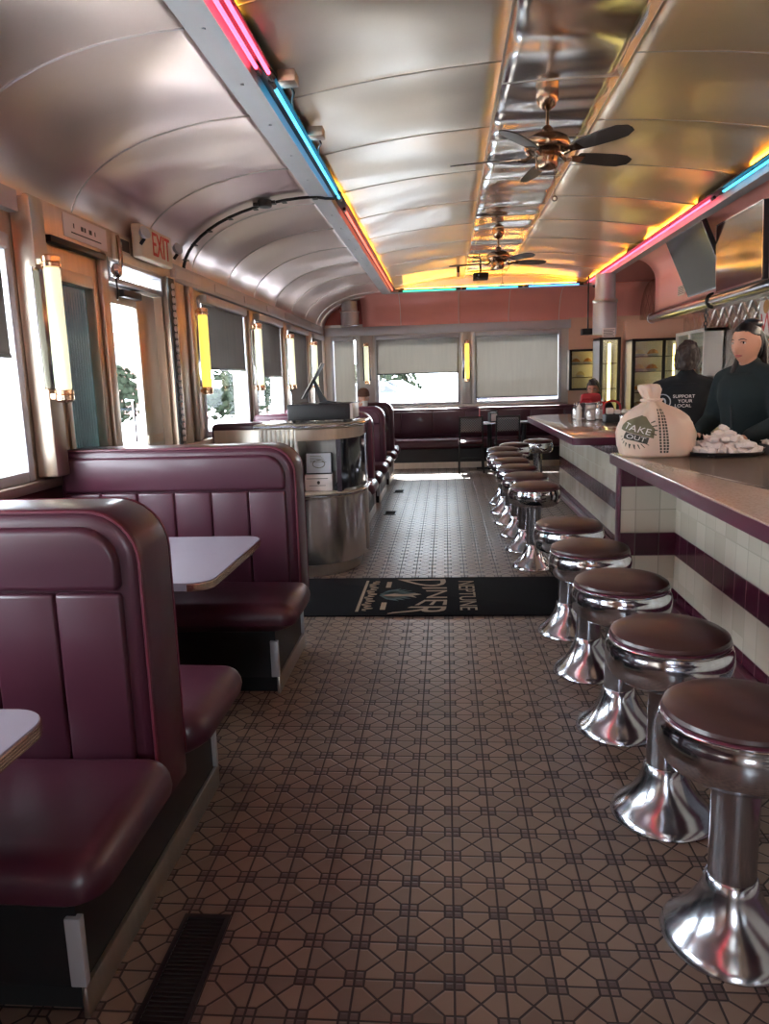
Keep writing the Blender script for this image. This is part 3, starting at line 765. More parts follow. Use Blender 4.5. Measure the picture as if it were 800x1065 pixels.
def table(y0, y1, x1, label, group='booth tables', z=.752):
    t = thing('booth_table', label, 'table', (-1.5, (y0 + y1) / 2, 0), 0, group); x0 = XL + .005
    P = rrect(x0, y0, x1, y1, .09, 8, (0, 1, 1, 0))
    mb = MB(); mb.prism(P, 2, z - .034, z, .002, 1); mb.build('tabletop', M['table_top'], t)
    mb = MB()
    pts = P[1:-1]
    for dz in (-.0315, -.024, -.0165, -.009):
        mb.tube([(p[0], p[1], z + dz) for p in pts], .0042, 6)
    mb.build('edge_band', M['alu_edge'], t)
    xc, yc = (x0 + x1) / 2 + .05, (y0 + y1) / 2
    mb = MB(); mb.cyl((xc, yc, .03), (xc, yc, z - .034), .038, n=20); mb.box((xc - .25, yc - .15, z - .05), (xc + .25, yc + .15, z - .033)); mb.build('pedestal', M['chrome_worn'], t)
    mb = MB(); mb.lathe([(.16, 0), (.16, .012), (.10, .03), (.045, .045)], (xc, yc, 0), 28); mb.build('base_plate', M['black'], t)
M['alu_edge'] = pm('ribbed_edge_metal', (.78, .66, .52, 1), .25, 1.0, var=.08)
table(.80, 1.60, -.94, 'near grey booth table at the left picture edge')
table(2.72, 3.60, -.92, 'grey booth table between the first two burgundy benches')
table(7.10, 7.50, -.95, 'booth table just behind the register stand')
table(8.62, 9.11, -.95, 'booth table between first and second benches past the register')
table(10.24, 10.74, -.95, 'booth table in front of the seated person in a knit cap')

# floor registers (vents)
def vent(x0, y0, x1, y1, label):
    t = thing('floor_vent', label, 'floor vent', ((x0 + x1) / 2, (y0 + y1) / 2, 0), 0, 'floor vents')
    mb = MB(); w = .014
    for a in ((x0, y0, x1, y0 + w), (x0, y1 - w, x1, y1), (x0, y0 + w, x0 + w, y1 - w), (x1 - w, y0 + w, x1, y1 - w)): mb.box((a[0], a[1], 0), (a[2], a[3], .006))
    mb.build('frame', M['dark_metal'], t)
    mb = MB(); mb.box((x0 + w, y0 + w, 0), (x1 - w, y1 - w, .0012))
    n = int((y1 - y0) / .014)
    for i in range(1, n): yy = y0 + (y1 - y0) * i / n; mb.box((x0 + w, yy - .0025, .001), (x1 - w, yy + .0025, .0045))
    mb.build('grille', M['black_matte'], t)
vent(-.77, 1.47, -.635, 1.86, 'dark floor vent beside the near booth bench')
vent(-.72, 8.28, -.58, 8.52, 'dark floor vent past the register, nearer one')
vent(-.72, 9.95, -.58, 10.2, 'dark floor vent past the register, farther one')

# ------------------------------------------------------------------ entrance mat
t = thing('floor_mat', 'black entrance mat with tan diner lettering across the aisle', 'mat', (-.15, 5.05, 0))
mx0, mx1, my0, my1 = -1.15, .98, 4.60, 5.53
mb = MB(); mb.prism(rrect(mx0, my0, mx1, my1, .03, 4), 2, 0, .010, .003, 2); mb.build('base', M['mat'], t)
mb = MB(); zt = .0102; R90 = Matrix.Rotation(-PI / 2, 4, 'Z')
def onmat(x, y): return Matrix.Translation((x, y, zt)) @ R90
add_text(mb, 'NEPTUNE', .165, onmat(.125, 5.06), .0006, 1.0)
def arch(co):
    k = (co.x / .36); top = .085
    return (co.x, top - (top - co.y) * (1.0 + 1.25 * min(1.4, k * k)), co.z)
add_text(mb, 'DINER', .20, onmat(-.085, 5.06), .0006, 1.5, warp=arch)
# script line at the foot of the emblem: worn lettering with a bar under it
mb.tube([(-.545 + .030 * math.sin(k * 1.05) + .012 * math.sin(k * .37), 5.42 - .0092 * k - .006 * math.cos(k * 1.05), zt) for k in range(79)], .0042, 4)
mb.box((-.615, 4.68, zt - .0004), (-.595, 5.44, zt + .0006))
mb.box((-.455, 4.72, zt - .0004), (-.42, 4.88, zt + .0006)); mb.box((-.455, 5.25, zt - .0004), (-.42, 5.40, zt + .0006))
mb.build('lettering', M['mat_print'], t, smooth=False)
mb = MB()
for k in range(9):
    a = (k - 4) * .19; c0 = Vector((-.50, 5.065, zt))
    d = Vector((math.cos(a), math.sin(a), 0)); q = Vector((-d.y, d.x, 0))
    L = .30 - .02 * abs(k - 4)
    P = [c0 + d * .02, c0 + d * L * .55 + q * .028, c0 + d * L, c0 + d * L * .55 - q * .028]
    mb.prism([(p.x, p.y) for p in P], 2, zt - .0004, zt + .0005)
mb.build('emblem', M['mat_teal'], t, smooth=False)
mb = MB(); mb.prism([(-.46, 5.05), (-.38, 5.09), (-.32, 5.07), (-.24, 5.10), (-.19, 5.07), (-.25, 5.04), (-.22, 4.99), (-.29, 5.03), (-.38, 5.02)], 2, zt, zt + .001); mb.build('emblem_figure', M['mat_print'], t, smooth=False)

# ------------------------------------------------------------------ register stand
t = thing('cashier_stand', 'rounded fluted steel cashier stand with open shelf', 'counter', (-1.05, 6.05, 0))
def stand_outline(inset=0.0, xa=-1.44, xb=-.68, ya=5.66, yb=6.28, bow=.10):
    """front bows out between the flat left flank and the rounded right corner"""
    xa += inset; xb -= inset; ya += inset; yb -= inset
    out = [(xa, yb)]
    xm = -1.13
    out += [(xa, ya + .02), (xm, ya + .02)]
    for i in range(13):
        a = i / 12 * PI / 2
        out.append((xm + (xb - xm) * math.sin(a), ya - bow + bow * 0 + (1 - math.cos(a)) * .46))
    out += [(xb, yb)]
    return out
S = stand_outline()
front = S[2:]
mb = MB(); mb.prism(stand_outline(.05), 2, 0, .10); mb.build('kick_base', M['steel'], t)
mb = MB(); mb.prism(S, 2, .10, .625); mb.build('lower_body', M['stand_steel'] if 'stand_steel' in M else M['steel'], t)
mb = MB(); mb.prism(stand_outline(-.022), 2, .625, .66, .006, 2); mb.build('shelf', M['marble'], t)
# upper body: back panel, left fluted flank, header, right glazed corner
mb = MB(); mb.box((-1.44, 5.68, .66), (-1.14, 6.28, 1.155)); mb.box((-1.14, 6.02, .66), (-.70, 6.28, 1.155)); mb.build('upper_body', M['steel'], t)
mb = MB()
for i in range(9): mb.cyl((-1.425 + .0345 * i, 5.682, .10), (-1.425 + .0345 * i, 5.682, 1.15), .016, n=10)
mb.build('fluting', M['steel'], t)
mb = MB(); up = stand_outline(.0); hd = [p for p in up[2:-1]] + [(-.68, 6.2), (-1.13, 6.2)]
mb.prism(hd, 2, 1.07, 1.155); mb.build('header_band', M['steel_warm'], t)
mb = MB(); mb.prism(stand_outline(-.035), 2, 1.155, 1.195, .010, 3); mb.build('stand_top', M['marble'], t)
mb = MB(); mb.tube([(p[0], p[1], 1.176) for p in stand_outline(-.036)[1:]], .011, 6); mb.tube([(p[0], p[1], .643) for p in stand_outline(-.024)[1:]], .010, 6); mb.build('edge_trim', M['chrome_worn'], t)
arc = [p for p in up if p[0] > -.84]
mb = MB(); mb.prism(arc + [(p[0] - .012, p[1] + .012) for p in arc[::-1]], 2, .68, 1.07); mb.build('curved_glass', M['screen'], t)
mb = MB(); q = arc[0]; mb.box((q[0] - .035, q[1], .66), (q[0], q[1] + .03, 1.07)); mb.build('glass_post', M['chrome_worn'], t)
mb = MB(); q = arc[-1]; mb.box((q[0] - .02, q[1] - .03, .66), (q[0] + .008, q[1], 1.07)); mb.build('glass_post', M['chrome_worn'], t)
for x in (-.67,):
    for k in range(7): pass
mb = MB()
for k in range(2): mb.cyl((-.676, 6.16 + .058 * k, .10), (-.676, 6.16 + .058 * k, .625), .014, n=8)
mb.build('side_fluting', M['steel'], t)
# things on the shelf
t = thing('notice_card', 'grey printed card propped on the stand shelf, upper one', 'card', (-1.0, 5.80, .66))
mb = MB(); Rm = Matrix.Translation((-1.0, 5.78, .875)) @ Matrix.Rotation(math.radians(-6), 4, 'X')
mb.box((-.105, -.006, -.085), (.105, .006, .085), .003, M=Rm); mb.build('frame', M['black'], t)
mb = MB(); mb.box((-.097, -.009, -.075), (.097, -.006, .079), M=Rm); mb.build('sheet', M['alu'], t)
mb = MB(); mb.tube([(.03 * math.cos(a) * 1.6, -.0095, .03 * math.sin(a) - .005) for a in [k * PI / 9 for k in range(18)]], .003, 5, closed=True, M=Rm)
for k in range(5): mb.box((-.07, -.0096, .055 - .012 * k), (.02 + .01 * k, -.0088, .059 - .012 * k), M=Rm)
mb.build('print', M['pinkish'] if 'pinkish' in M else M['olive_ink'], t)
t = thing('collection_box', 'white cardboard box on the stand shelf, lower one', 'box', (-1.0, 5.83, .66))
mb = MB(); mb.box((-1.115, 5.755, .66), (-.895, 5.93, .79), .004); mb.build('carton', M['white_paper'], t)
mb = MB(); mb.box((-1.10, 5.7538, .755), (-.93, 5.7548, .760)); mb.box((-1.08, 5.7538, .70), (-.95, 5.7548, .704)); mb.ell((-1.005, 5.754, .725), (.012, .0015, .014)); mb.build('print', M['ink'], t)
t = thing('hole_punch', 'small black device lying on the stand shelf', 'device', (-.84, 5.82, .66))
mb = MB(); mb.box((-.885, 5.74, .66), (-.80, 5.90, .70), .012, 3); mb.build('body', M['black'], t)
mb = MB(); mb.tube([(-.87, 5.75, .70), (-.84, 5.73, .745), (-.81, 5.75, .70)], .006, 8); mb.build('handle', M['dark_metal'], t)
t = thing('cash_drawer', 'black cash drawer on top of the cashier stand', 'cash drawer', (-.96, 5.98, 1.195))
mb = MB(); mb.box((-1.24, 5.82, 1.21), (-.745, 6.25, 1.335), .006); mb.build('body', M['dark_metal'], t)
mb = MB(); mb.box((-1.232, 5.812, 1.222), (-.765, 5.83, 1.325), .004); mb.build('drawer', M['black'], t)
mb = MB(); mb.box((-.752, 5.83, 1.215), (-.722, 6.24, 1.332), .003); mb.build('side_plate', M['white_plastic'], t)
for x in (-1.2, -.79):
    for y in (5.87, 6.2): mb = MB(); mb.cyl((x, y, 1.195), (x, y, 1.212), .015, n=10); mb.build('foot', M['black'], t)
t = thing('payment_tablet', 'tilted tablet on a black bent stand above the cash drawer', 'tablet', (-1.02, 6.0, 1.335))
mb = MB(); mb.prism([(-.99, 1.336), (-.88, 1.336), (-.88, 1.348), (-.945, 1.36), (-1.035, 1.53), (-1.05, 1.525)], 1, 5.93, 5.965); mb.box((-1.0, 5.88, 1.336), (-.86, 6.08, 1.346), .003); mb.build('stand', M['black'], t)
Rm = Matrix.Translation((-1.045, 5.95, 1.515)) @ Matrix.Rotation(math.radians(-58), 4, 'Y')
mb = MB(); mb.box((-.16, -.075, -.005), (.16, .075, .005), .004, M=Rm); mb.build('case', M['dark_metal'], t)
mb = MB(); mb.box((-.15, -.065, .005), (.15, .065, .0065), M=Rm); mb.build('screen', M['screen'], t)
mb = MB(); mb.box((-.16, -.0765, -.003), (.16, -.0755, .003), M=Rm); mb.build('bezel', M['white_plastic'], t)

# ------------------------------------------------------------------ counters
EX = 1.05     # aisle edge of the worktops
def counter_top(poly, z, label):
    t = thing('countertop', label, 'countertop', (poly[0][0], poly[0][1], z - .06))
    mb = MB(); mb.prism(poly, 2, z - .05, z, .004, 2); mb.build('slab', M['worktop'], t)
    mb = MB(); pts = poly
    mb.prism([(p[0], p[1]) for p in pts], 2, z - .064, z - .006)
    c = Vector((sum(p[0] for p in poly) / len(poly), sum(p[1] for p in poly) / len(poly)))
    for v in mb.bm.verts: # the band stands a little proud of the slab
        d = Vector((v.co.x, v.co.y)) - c; v.co.x += .006 * (1 if d.x > 0 else -1); v.co.y += .006 * (1 if d.y > 0 else -1)
    mb.build('edge_band', M['maroon'], t)
    return t
P1 = rrect(EX, YF + .02, 2.5, 4.92, .07, 6, (0, 0, 0, 1))
counter_top(P1, 1.0, 'near speckled countertop carrying the takeout bag')
P2 = rrect(EX - .02, 6.15, 1.88, 9.95, .06, 6, (1, 0, 0, 0)); P2 = [p for p in P2 if not (p[0] < 1.2 and p[1] > 9.5)]
P2 += [(EX - .02 + .42 * (1 - math.sin(i * PI / 16)), 9.53 + .42 * math.cos(i * PI / 16)) for i in range(9)]
counter_top(P2, 1.0, 'far speckled countertop with condiments on it')
t = thing('tiled_counter', 'near cream and maroon tiled counter front beside the stools', 'counter', (1.5, 2, 0))
mb = MB(); mb.box((1.45, YF + .02, 0), (1.60, 4.90, .934)); mb.build('tiled_wall', M['tile_y'], t)
mb = MB(); mb.box((1.10, 4.80, 0), (1.45, 4.90, .934)); mb.build('tiled_end', M['tile_x'], t)
mb = MB(); mb.box((1.096, 4.796, .0), (1.108, 4.904, .934), .004); mb.box((1.40, YF + .02, 0), (1.452, 4.79, .055), .012); mb.build('trim_tile', M['maroon'], t)
mb = MB(); mb.box((1.60, 4.80, 0), (2.44, 4.90, .934)); mb.build('inner_panel', M['steel'], t)
t = thing('tiled_counter', 'far cream and maroon tiled counter front past the gap', 'counter', (1.5, 8, 0))
mb = MB(); mb.box((1.45, 6.35, 0), (1.60, 9.70, .934)); mb.build('tiled_wall', M['tile_y'], t)
mb = MB(); mb.box((1.60, 6.35, 0), (1.82, 6.45, .934)); mb.box((1.60, 9.60, 0), (1.82, 9.70, .934)); mb.build('tiled_end', M['tile_x'], t)
mb = MB(); mb.box((1.40, 6.36, 0), (1.452, 9.69, .055), .012); mb.build('trim_tile', M['maroon'], t)
# louvre in the counter front
t = thing('wall_vent', 'dark louvred vent low in the near counter front', 'vent', (1.44, 2.5, .08))
mb = MB(); 
for a in ((2.15, .07, 2.85, .09), (2.15, .31, 2.85, .33), (2.15, .09, 2.17, .31), (2.83, .09, 2.85, .31)): mb.box((1.435, a[0], a[1]), (1.4502, a[2], a[3]))
mb.build('frame', M['dark_metal'], t)
mb = MB(); mb.box((1.447, 2.17, .09), (1.4503, 2.83, .31)); mb.build('recess', M['black_matte'], t)
mb = MB()
for i in range(22): mb.box((1.437, 2.18 + .03 * i, .09), (1.447, 2.19 + .03 * i, .31))
mb.build('slats', M['alu'], t)

# ------------------------------------------------------------------ counter stools
def make_stool(loc, label):
    t = thing('counter_stool', label, 'stool', (0, 0, 0), 0, 'counter stools')
    L = lambda prof, n=40: MB().lathe(prof, (0, 0, 0), n)
    L([(.176, 0.630), (.186, 0.637), (.190, 0.647), (.186, 0.657), (.170, 0.667), (.13, 0.677), (.07, 0.683), (.004, 0.685)], 48).build('seat_cushion', M['brown_vinyl'], t)
    L([(.180, 0.633), (.189, 0.633), (.193, 0.637), (.189, 0.642), (.180, 0.642)], 48).build('cushion_welt', M['maroon'], t)
    L([(.05, 0.497), (.13, 0.497), (.166, 0.503), (.187, 0.517), (.199, 0.541), (.203, 0.567), (.203, 0.590), (.199, 0.611), (.193, 0.625), (.194, 0.631), (.188, 0.636), (.176, 0.635), (.10, 0.633)], 48).build('seat_ring', M['chrome'], t)
    L([(.060, 0.175), (.060, 0.497)], 32).build('column', M['chrome_worn'], t)
    L([(.172, 0), (.175, 0.006), (.172, 0.014), (.160, 0.030), (.135, 0.052), (.108, 0.084), (.086, 0.122), (.072, 0.160), (.066, 0.185), (.061, 0.190)], 48).build('flared_base', M['chrome_worn'], t)
    t.location = loc; t['label'] = label
    return t
words = ['first counter stool, nearest the camera', 'second counter stool from the camera', 'third counter stool from the camera', 'fourth counter stool from the camera', 'fifth counter stool, last before the counter gap',
         'sixth counter stool, first past the counter gap', 'seventh counter stool, second past the gap', 'eighth counter stool, third past the gap', 'ninth counter stool, fourth past the gap', 'tenth counter stool, fifth past the gap', 'eleventh counter stool, sixth past the gap',
         'counter stool at the rounded corner of the far counter', 'counter stool at the far end of the far counter']
pos = [(.735, 1.84), (.725, 2.42), (.715, 3.06), (.705, 3.69), (.70, 4.30), (.685, 5.87), (.68, 6.48), (.67, 7.10), (.66, 7.72), (.655, 8.34), (.68, 8.98), (.86, 9.52), (1.21, 10.02)]
s0 = make_stool((pos[0][0], pos[0][1], 0), words[0])
for (x, y), w in list(zip(pos, words))[1:]: dup(s0, (x, y, 0), random.uniform(0, 6), w)

# ------------------------------------------------------------------ back banquette, bistro table and chairs
t = thing('banquette', 'long burgundy banquette under the back windows', 'bench', (.6, 13.0, 0))
mb = MB(); mb.box((-1.95, 13.10, .48), (3.2, 13.27, 1.0), .05, 3); mb.build('backrest', M['vinyl'], t)
mb = MB()
for i in range(9): x = -1.9 + .56 * i; mb.box((x, 13.08, .56), (x + .555, 13.14, .95), .02, 3)
mb.build('back_panels', M['vinyl'], t)
mb = MB(); mb.box((-1.95, 12.62, .33), (3.2, 13.15, .50), .055, 4); mb.build('seat', M['vinyl'], t)
mb = MB(); mb.tube([(-1.9, 12.66, .497), (3.15, 12.66, .497)], .006, 6); mb.build('piping', M['vinyl_seam'], t)
mb = MB(); mb.box((-1.95, 12.72, .0), (3.2, 13.2, .34)); mb.build('base', M['black'], t)
mb = MB(); mb.box((-1.95, 12.70, .0), (3.2, 12.722, .10)); mb.build('kick_plate', M['steel_warm'], t)

def make_chair(label):
    t = thing('bistro_chair', label, 'chair', (0, 0, 0), 0, 'black metal chairs')
    mb = MB(); mb.box((-.20, -.20, .455), (.20, .20, .505), .03, 3); mb.build('seat', M['vinyl'], t)
    mb = MB(); P = [(-.19, -.19), (.19, -.19), (.19, .19), (-.19, .19)]; mb.tube([(p[0], p[1], .447) for p in P], .012, 8, closed=True); mb.build('seat_frame', M['black'], t)
    for x, y in ((-.18, .18), (.18, .18)): mb = MB(); mb.tube([(x, y, .45), (x * 1.08, y * 1.12, 0)], .0125, 8); mb.build('leg', M['black'], t)
    for x in (-.185, .185):
        mb = MB(); mb.tube([(x * 1.06, -.235, 0), (x, -.19, .40), (x * .98, -.185, .50), (x * .98, -.215, .72), (x * .95, -.245, .905)], .0135, 8); mb.build('leg', M['black'], t)
    mb = MB(); mb.grid(lambda u, v: (-.178 + .356 * u, -.205 - .04 * v - .01 * math.sin(PI * u), .655 + .215 * v), 10, 6)
    o = mb.build('backrest', M['checker'], t); sm = o.modifiers.new('s', 'SOLIDIFY'); sm.thickness = .012
    mb = MB(); mb.tube([(-.18, -.25, .885), (0, -.262, .895), (.18, -.25, .885)], .012, 8); mb.build('top_rail', M['black'], t)
    for yy in (.185, -.215): mb = MB(); mb.tube([(-.19, yy, .20), (.19, yy, .20)], .009, 8); mb.build('stretcher', M['black'], t)
    return t
c0 = make_chair('black bistro chair at the back, left of the two'); c0.location = (.40, 12.15, 0)
dup(c0, (.98, 12.18, 0), 0, 'black bistro chair at the back, right of the two')
t = thing('pedestal_table', 'black pedestal table between the bistro chairs and banquette', 'table', (.9, 12.62, 0))
mb = MB(); mb.prism(rrect(.42, 12.30, 1.55, 12.70, .04, 4), 2, .745, .775, .004, 2); mb.build('tabletop', M['table_top'], t)
mb = MB(); mb.tube([(p[0], p[1], .76) for p in rrect(.42, 12.30, 1.55, 12.70, .04, 4)], .016, 6, closed=True); mb.build('edge_band', M['chrome_worn'], t)
for x in (.72, 1.28):
    mb = MB(); mb.cyl((x, 12.48, .03), (x, 12.48, .745), .04, n=16); mb.build('pedestal', M['black'], t)
    mb = MB(); mb.box((x - .04, 12.34, 0), (x + .04, 12.62, .03), .01); mb.box((x - .22, 12.45, 0), (x + .22, 12.51, .03), .01); mb.build('foot', M['black'], t)

def napkin_box(loc, rz, label, m1, m2, s=1.0):
    t = thing('napkin_dispenser', label, 'napkin dispenser', (0, 0, 0), 0)
    mb = MB(); mb.box((-.055, -.075, 0), (.055, .075, .012), .004); mb.box((-.05, -.07, .012), (-.044, .07, .12)); mb.box((.044, -.07, .012), (.05, .07, .12)); mb.box((-.05, -.07, .115), (.05, .07, .125), .004); mb.build('case', m1, t)
    mb = MB(); mb.box((-.04, -.068, .014), (.04, .068, .110), .004); mb.build('napkins', M['white_paper'], t)
    mb = MB(); mb.tube([(-.05, 0, .12), (-.03, 0, .15), (.03, 0, .15), (.05, 0, .12)], .008, 8); mb.build('handle', m2, t)
    t.location = loc; t.rotation_euler = (0, 0, rz); t.scale = (s, s, s); return t
def jar(loc, label, h=.13, r=.035, fill=None, lid='chrome', name='sugar_jar', cat='jar', group=None):
    t = thing(name, label, cat, (0, 0, 0), 0, group)
    MB().lathe([(r * .8, 0), (r, .008), (r, h * .6), (r * .92, h * .72), (r * .7, h * .8)], (0, 0, 0), 20).build('glass_body', M['jar_glass'], t)
    MB().lathe([(r * .75, .006), (r * .92, .012), (r * .92, h * .55), (.002, h * .56)], (0, 0, 0), 20).build('filling', fill or M['white_paper'], t)
    MB().lathe([(r * .74, h * .78), (r * .76, h * .86), (r * .5, h * .95), (r * .2, h), (.001, h)], (0, 0, 0), 20).build('lid', M[lid], t)
    t.location = loc; return t
def squeeze(loc, m, label, h=.18, r=.030):
    t = thing('squeeze_bottle', label, 'bottle', (0, 0, 0))
    MB().lathe([(r * .9, 0), (r, .01), (r, h * .45), (r * .85, h * .58), (r, h * .68), (r * .7, h * .78), (r * .4, h * .82)], (0, 0, 0), 20).build('body', m, t)
    MB().lathe([(r * .45, h * .81), (r * .5, h * .86), (r * .2, h * .9), (r * .1, h), (.001, h)], (0, 0, 0), 16).build('cap', M['white_plastic'], t)
    t.location = loc; return t
napkin_box((.78, 12.50, .775), .2, 'black napkin dispenser on the table between the bistro chairs', M['black'], M['black'], 1.25)
t = thing('plate', 'white plate on the table between the bistro chairs', 'plate', (1.08, 12.55, .775)); MB().lathe([(.07, 0), (.12, .012), (.14, .022), (.12, .018), (.07, .008), (.001, .008)], (1.08, 12.55, .775), 28).build('dish', M['white_plastic'], t)
MB().lathe([(.04, .009), (.055, .02), (.04, .035), (.002, .04)], (1.06, 12.53, .775), 20).build('folded_napkin', M['white_paper'], t)
t = thing('menu_stand', 'tall thin red menu holder standing behind the back table', 'menu holder', (.56, 12.5, .775))
mb = MB(); mb.box((.545, 12.46, .775), (.575, 12.54, .80), .004); mb.build('foot', M['black'], t)
mb = MB(); mb.box((.556, 12.44, .79), (.564, 12.56, 1.01)); mb.build('menu', M['red'], t)

# condiments on the far counter
T = 1.0
napkin_box((1.60, 8.72, T), .3, 'chrome napkin dispenser among the condiments on the far counter', M['chrome_worn'], M['red'], 1.5)
jar((1.50, 8.80, T), 'glass sugar shaker left of the chrome napkin dispenser', .19, .045)
jar((1.60, 8.45, T), 'tall white creamer jug in front of the chrome napkin dispenser', .17, .05, lid='white_plastic')
jar((1.71, 8.55, T), 'glass sugar shaker right of the chrome napkin dispenser', .20, .045)
jar((1.68, 8.95, T), 'small pepper shaker behind the condiment cluster', .14, .03, M['ink'])
squeeze((1.78, 8.72, T), M['ketchup'], 'red ketchup bottle in the condiment cluster', .24, .038)
squeeze((1.50, 8.62, T), M['white_plastic'], 'white squeeze bottle at the left of the condiment cluster', .19, .032)
t = thing('menu_caddy', 'red topped menu caddy behind the condiments', 'caddy', (1.72, 9.15, T))
mb = MB(); mb.box((1.62, 9.08, T), (1.83, 9.22, T + .03), .006); mb.box((1.62, 9.17, T + .03), (1.83, 9.22, T + .16), .006); mb.build('holder', M['chrome_worn'], t)
mb = MB(); mb.prism(rrect(1.61, T + .16, 1.84, T + .28, .05, 6, (0, 0, 1, 1)), 1, 9.12, 9.20, .01, 2); mb.build('red_card', M['red'], t)
t = thing('menu_caddy', 'black caddy with red arched frame holding blue and white packets', 'caddy', (1.75, 8.05, T))
mb = MB(); mb.box((1.66, 7.96, T), (1.84, 8.14, T + .085), .008); mb.build('tray', M['black'], t)
mb = MB(); mb.tube([(1.665, 8.10, T + .08)] + [(1.75 - .085 * math.cos(a), 8.10, T + .16 + .06 * math.sin(a)) for a in [k * PI / 8 for k in range(9)]] + [(1.835, 8.10, T + .08)], .012, 8); mb.build('arched_frame', M['red'], t)
mb = MB(); mb.box((1.68, 8.0, T + .085), (1.75, 8.08, T + .15), .01); mb.box((1.76, 8.0, T + .085), (1.82, 8.08, T + .13), .01); mb.build('packets', M['white_paper'], t)
jar((1.70, 7.30, T), 'white lidded jar standing left of the takeout bag', .17, .05, lid='white_plastic')
jar((1.78, 7.05, T), 'glass sugar shaker just behind the takeout bag', .16, .04)

# ------------------------------------------------------------------ takeout bag
BX, BY, BZ, BW, BD = 1.28, 4.66, 1.0, .225, .15
prof = [(0, .82, .80), (.012, .93, .92), (.06, 1.0, 1.0), (.14, 1.01, 1.02), (.20, .94, .98), (.25, .78, .86), (.285, .56, .64), (.31, .32, .40), (.325, .235, .26), (.345, .20, .22), (.37, .25, .25), (.40, .30, .30), (.425, .27, .29), (.432, .20, .20)]
def bag_rad(z):
    for (a, w, d), (b, w2, d2) in zip(prof, prof[1:]):
        if a <= z <= b:
            k = (z - a) / (b - a); return w + (w2 - w) * k, d + (d2 - d) * k
    return prof[-1][1:]
def bag_pt(a, z, off=0.0):
    w, d = bag_rad(z); ex = 2.6 if z < .25 else 2.0
    ca, sa = math.cos(a), math.sin(a)
    r = (abs(ca) ** ex + abs(sa) ** ex) ** (-1 / ex)
    wr = 1 + (.026 * math.sin(a * 5 + z * 14) + .016 * math.sin(a * 11 - z * 23) + .010 * math.sin(a * 19 + z * 40)) * (1.0 + 3.0 * max(0, (z - .22) / .1)) * (1 if z < .34 else .6)
    sx = -.028 * (z / .3) if z < .3 else -.03 - .02 * (z - .3) / .1
    return (BX + sx + BW * w * r * ca * wr + off * ca, BY + BD * d * r * sa * wr + off * sa, BZ + z)
t = thing('takeout_bag', 'knotted white plastic takeout bag on the near countertop', 'bag', (BX, BY, BZ))
N = 72; zs = []
for (a, _, _), (b, _, _) in zip(prof, prof[1:]): zs += [a + (b - a) * k / 3 for k in range(3)]
zs.append(prof[-1][0])
mb = MB(); mb.loft([[bag_pt(2 * PI * i / N, z) for i in range(N)] for z in zs]); mb.build('bag_body', M['bag'], t, angle=60)
mb = MB(); mb.tube([bag_pt(2 * PI * i / 24, .338, .006) for i in range(24)], .008, 8, closed=True); mb.build('knot', M['bag'], t)
# crumpled handle lying to the right
mb = MB(); mb.grid(lambda u, v: (BX + .20 + .16 * u, BY + .16 + .05 * math.sin(3 * u + 2 * v), BZ + .004 + (.13 * (1 - u) ** 1.2 + .012) * v + .006 * math.sin(9 * u) * v), 10, 6)
o = mb.build('loose_handle', M['bag'], t); o.modifiers.new('s', 'SOLIDIFY').thickness = .006
# printed emblem, wrapped on the bag's front: local (p, q) in metres -> angle, height
def on_bag(p, q, a0, z0, off=.0025):
    a = a0 + p / .19; return bag_pt(a, z0 + q, off)
def dice(t_, step=.009):
    xs = [v.co.x for v in t_.verts]; ys = [v.co.y for v in t_.verts]
    for ax, lo, hi in ((0, min(xs), max(xs)), (1, min(ys), max(ys))):
        k = lo + step
        while k < hi:
            co = Vector((0, 0, 0)); co[ax] = k; no = Vector((0, 0, 0)); no[ax] = 1
            bmesh.ops.bisect_plane(t_, geom=t_.verts[:] + t_.edges[:] + t_.faces[:], plane_co=co, plane_no=no); k += step
def wrap_poly(mb, poly, a0, z0, off, rot=0.0):
    t_ = bmesh.new(); c, s = math.cos(rot), math.sin(rot)
    vs = [t_.verts.new((x * c - y * s, x * s + y * c, 0)) for x, y in poly]; t_.faces.new(vs)
    dice(t_)
    bmesh.ops.triangulate(t_, faces=t_.faces)
    for v in t_.verts: v.co = Vector(on_bag(v.co.x, v.co.y, a0, z0, off))
    mb._merge(t_)
A0 = math.radians(232); rot = math.radians(-18); c_, s_ = math.cos(rot), math.sin(rot)
def wrap_text(mb, txt, size, x, y, off, sx=1.0):
    t_ = text_mesh(txt, size, 0, sx=sx); dice(t_); bmesh.ops.triangulate(t_, faces=t_.faces)
    for v in t_.verts:
        px, py = v.co.x + x, v.co.y + y; v.co = Vector(on_bag(px * c_ - py * s_, px * s_ + py * c_, A0, .155, off))
    mb._merge(t_)
mb = MB(); wrap_poly(mb, [(-.092, -.010), (.092, -.010), (.084, .045), (.014, .098), (-.014, .098), (-.084, .045)], A0, .155, .0022, rot); mb.build('printed_shape', M['olive_ink'], t, smooth=False)
mb = MB(); wrap_poly(mb, [(-.045, -.052), (.072, -.052), (.072, -.012), (-.045, -.012)], A0, .155, .0022, rot)
for k in range(9):
    a = PI + .35 + k * .3; wrap_poly(mb, [(.062 * math.cos(a) + .008 * math.sin(a), -.03 + .045 * math.sin(a)), (.062 * math.cos(a + .04), -.03 + .045 * math.sin(a + .04)), (.088 * math.cos(a + .04), -.03 + .072 * math.sin(a + .04)), (.088 * math.cos(a), -.03 + .072 * math.sin(a))], A0, .155, .0022, rot)
for k in range(4):
    a = -.1 + k * .28; wrap_poly(mb, [(.075 * math.cos(a), .02 + .075 * math.sin(a)), (.075 * math.cos(a + .07), .02 + .075 * math.sin(a + .07)), (.10 * math.cos(a + .07), .02 + .10 * math.sin(a + .07)), (.10 * math.cos(a), .02 + .10 * math.sin(a))], A0, .155, .0022, rot)
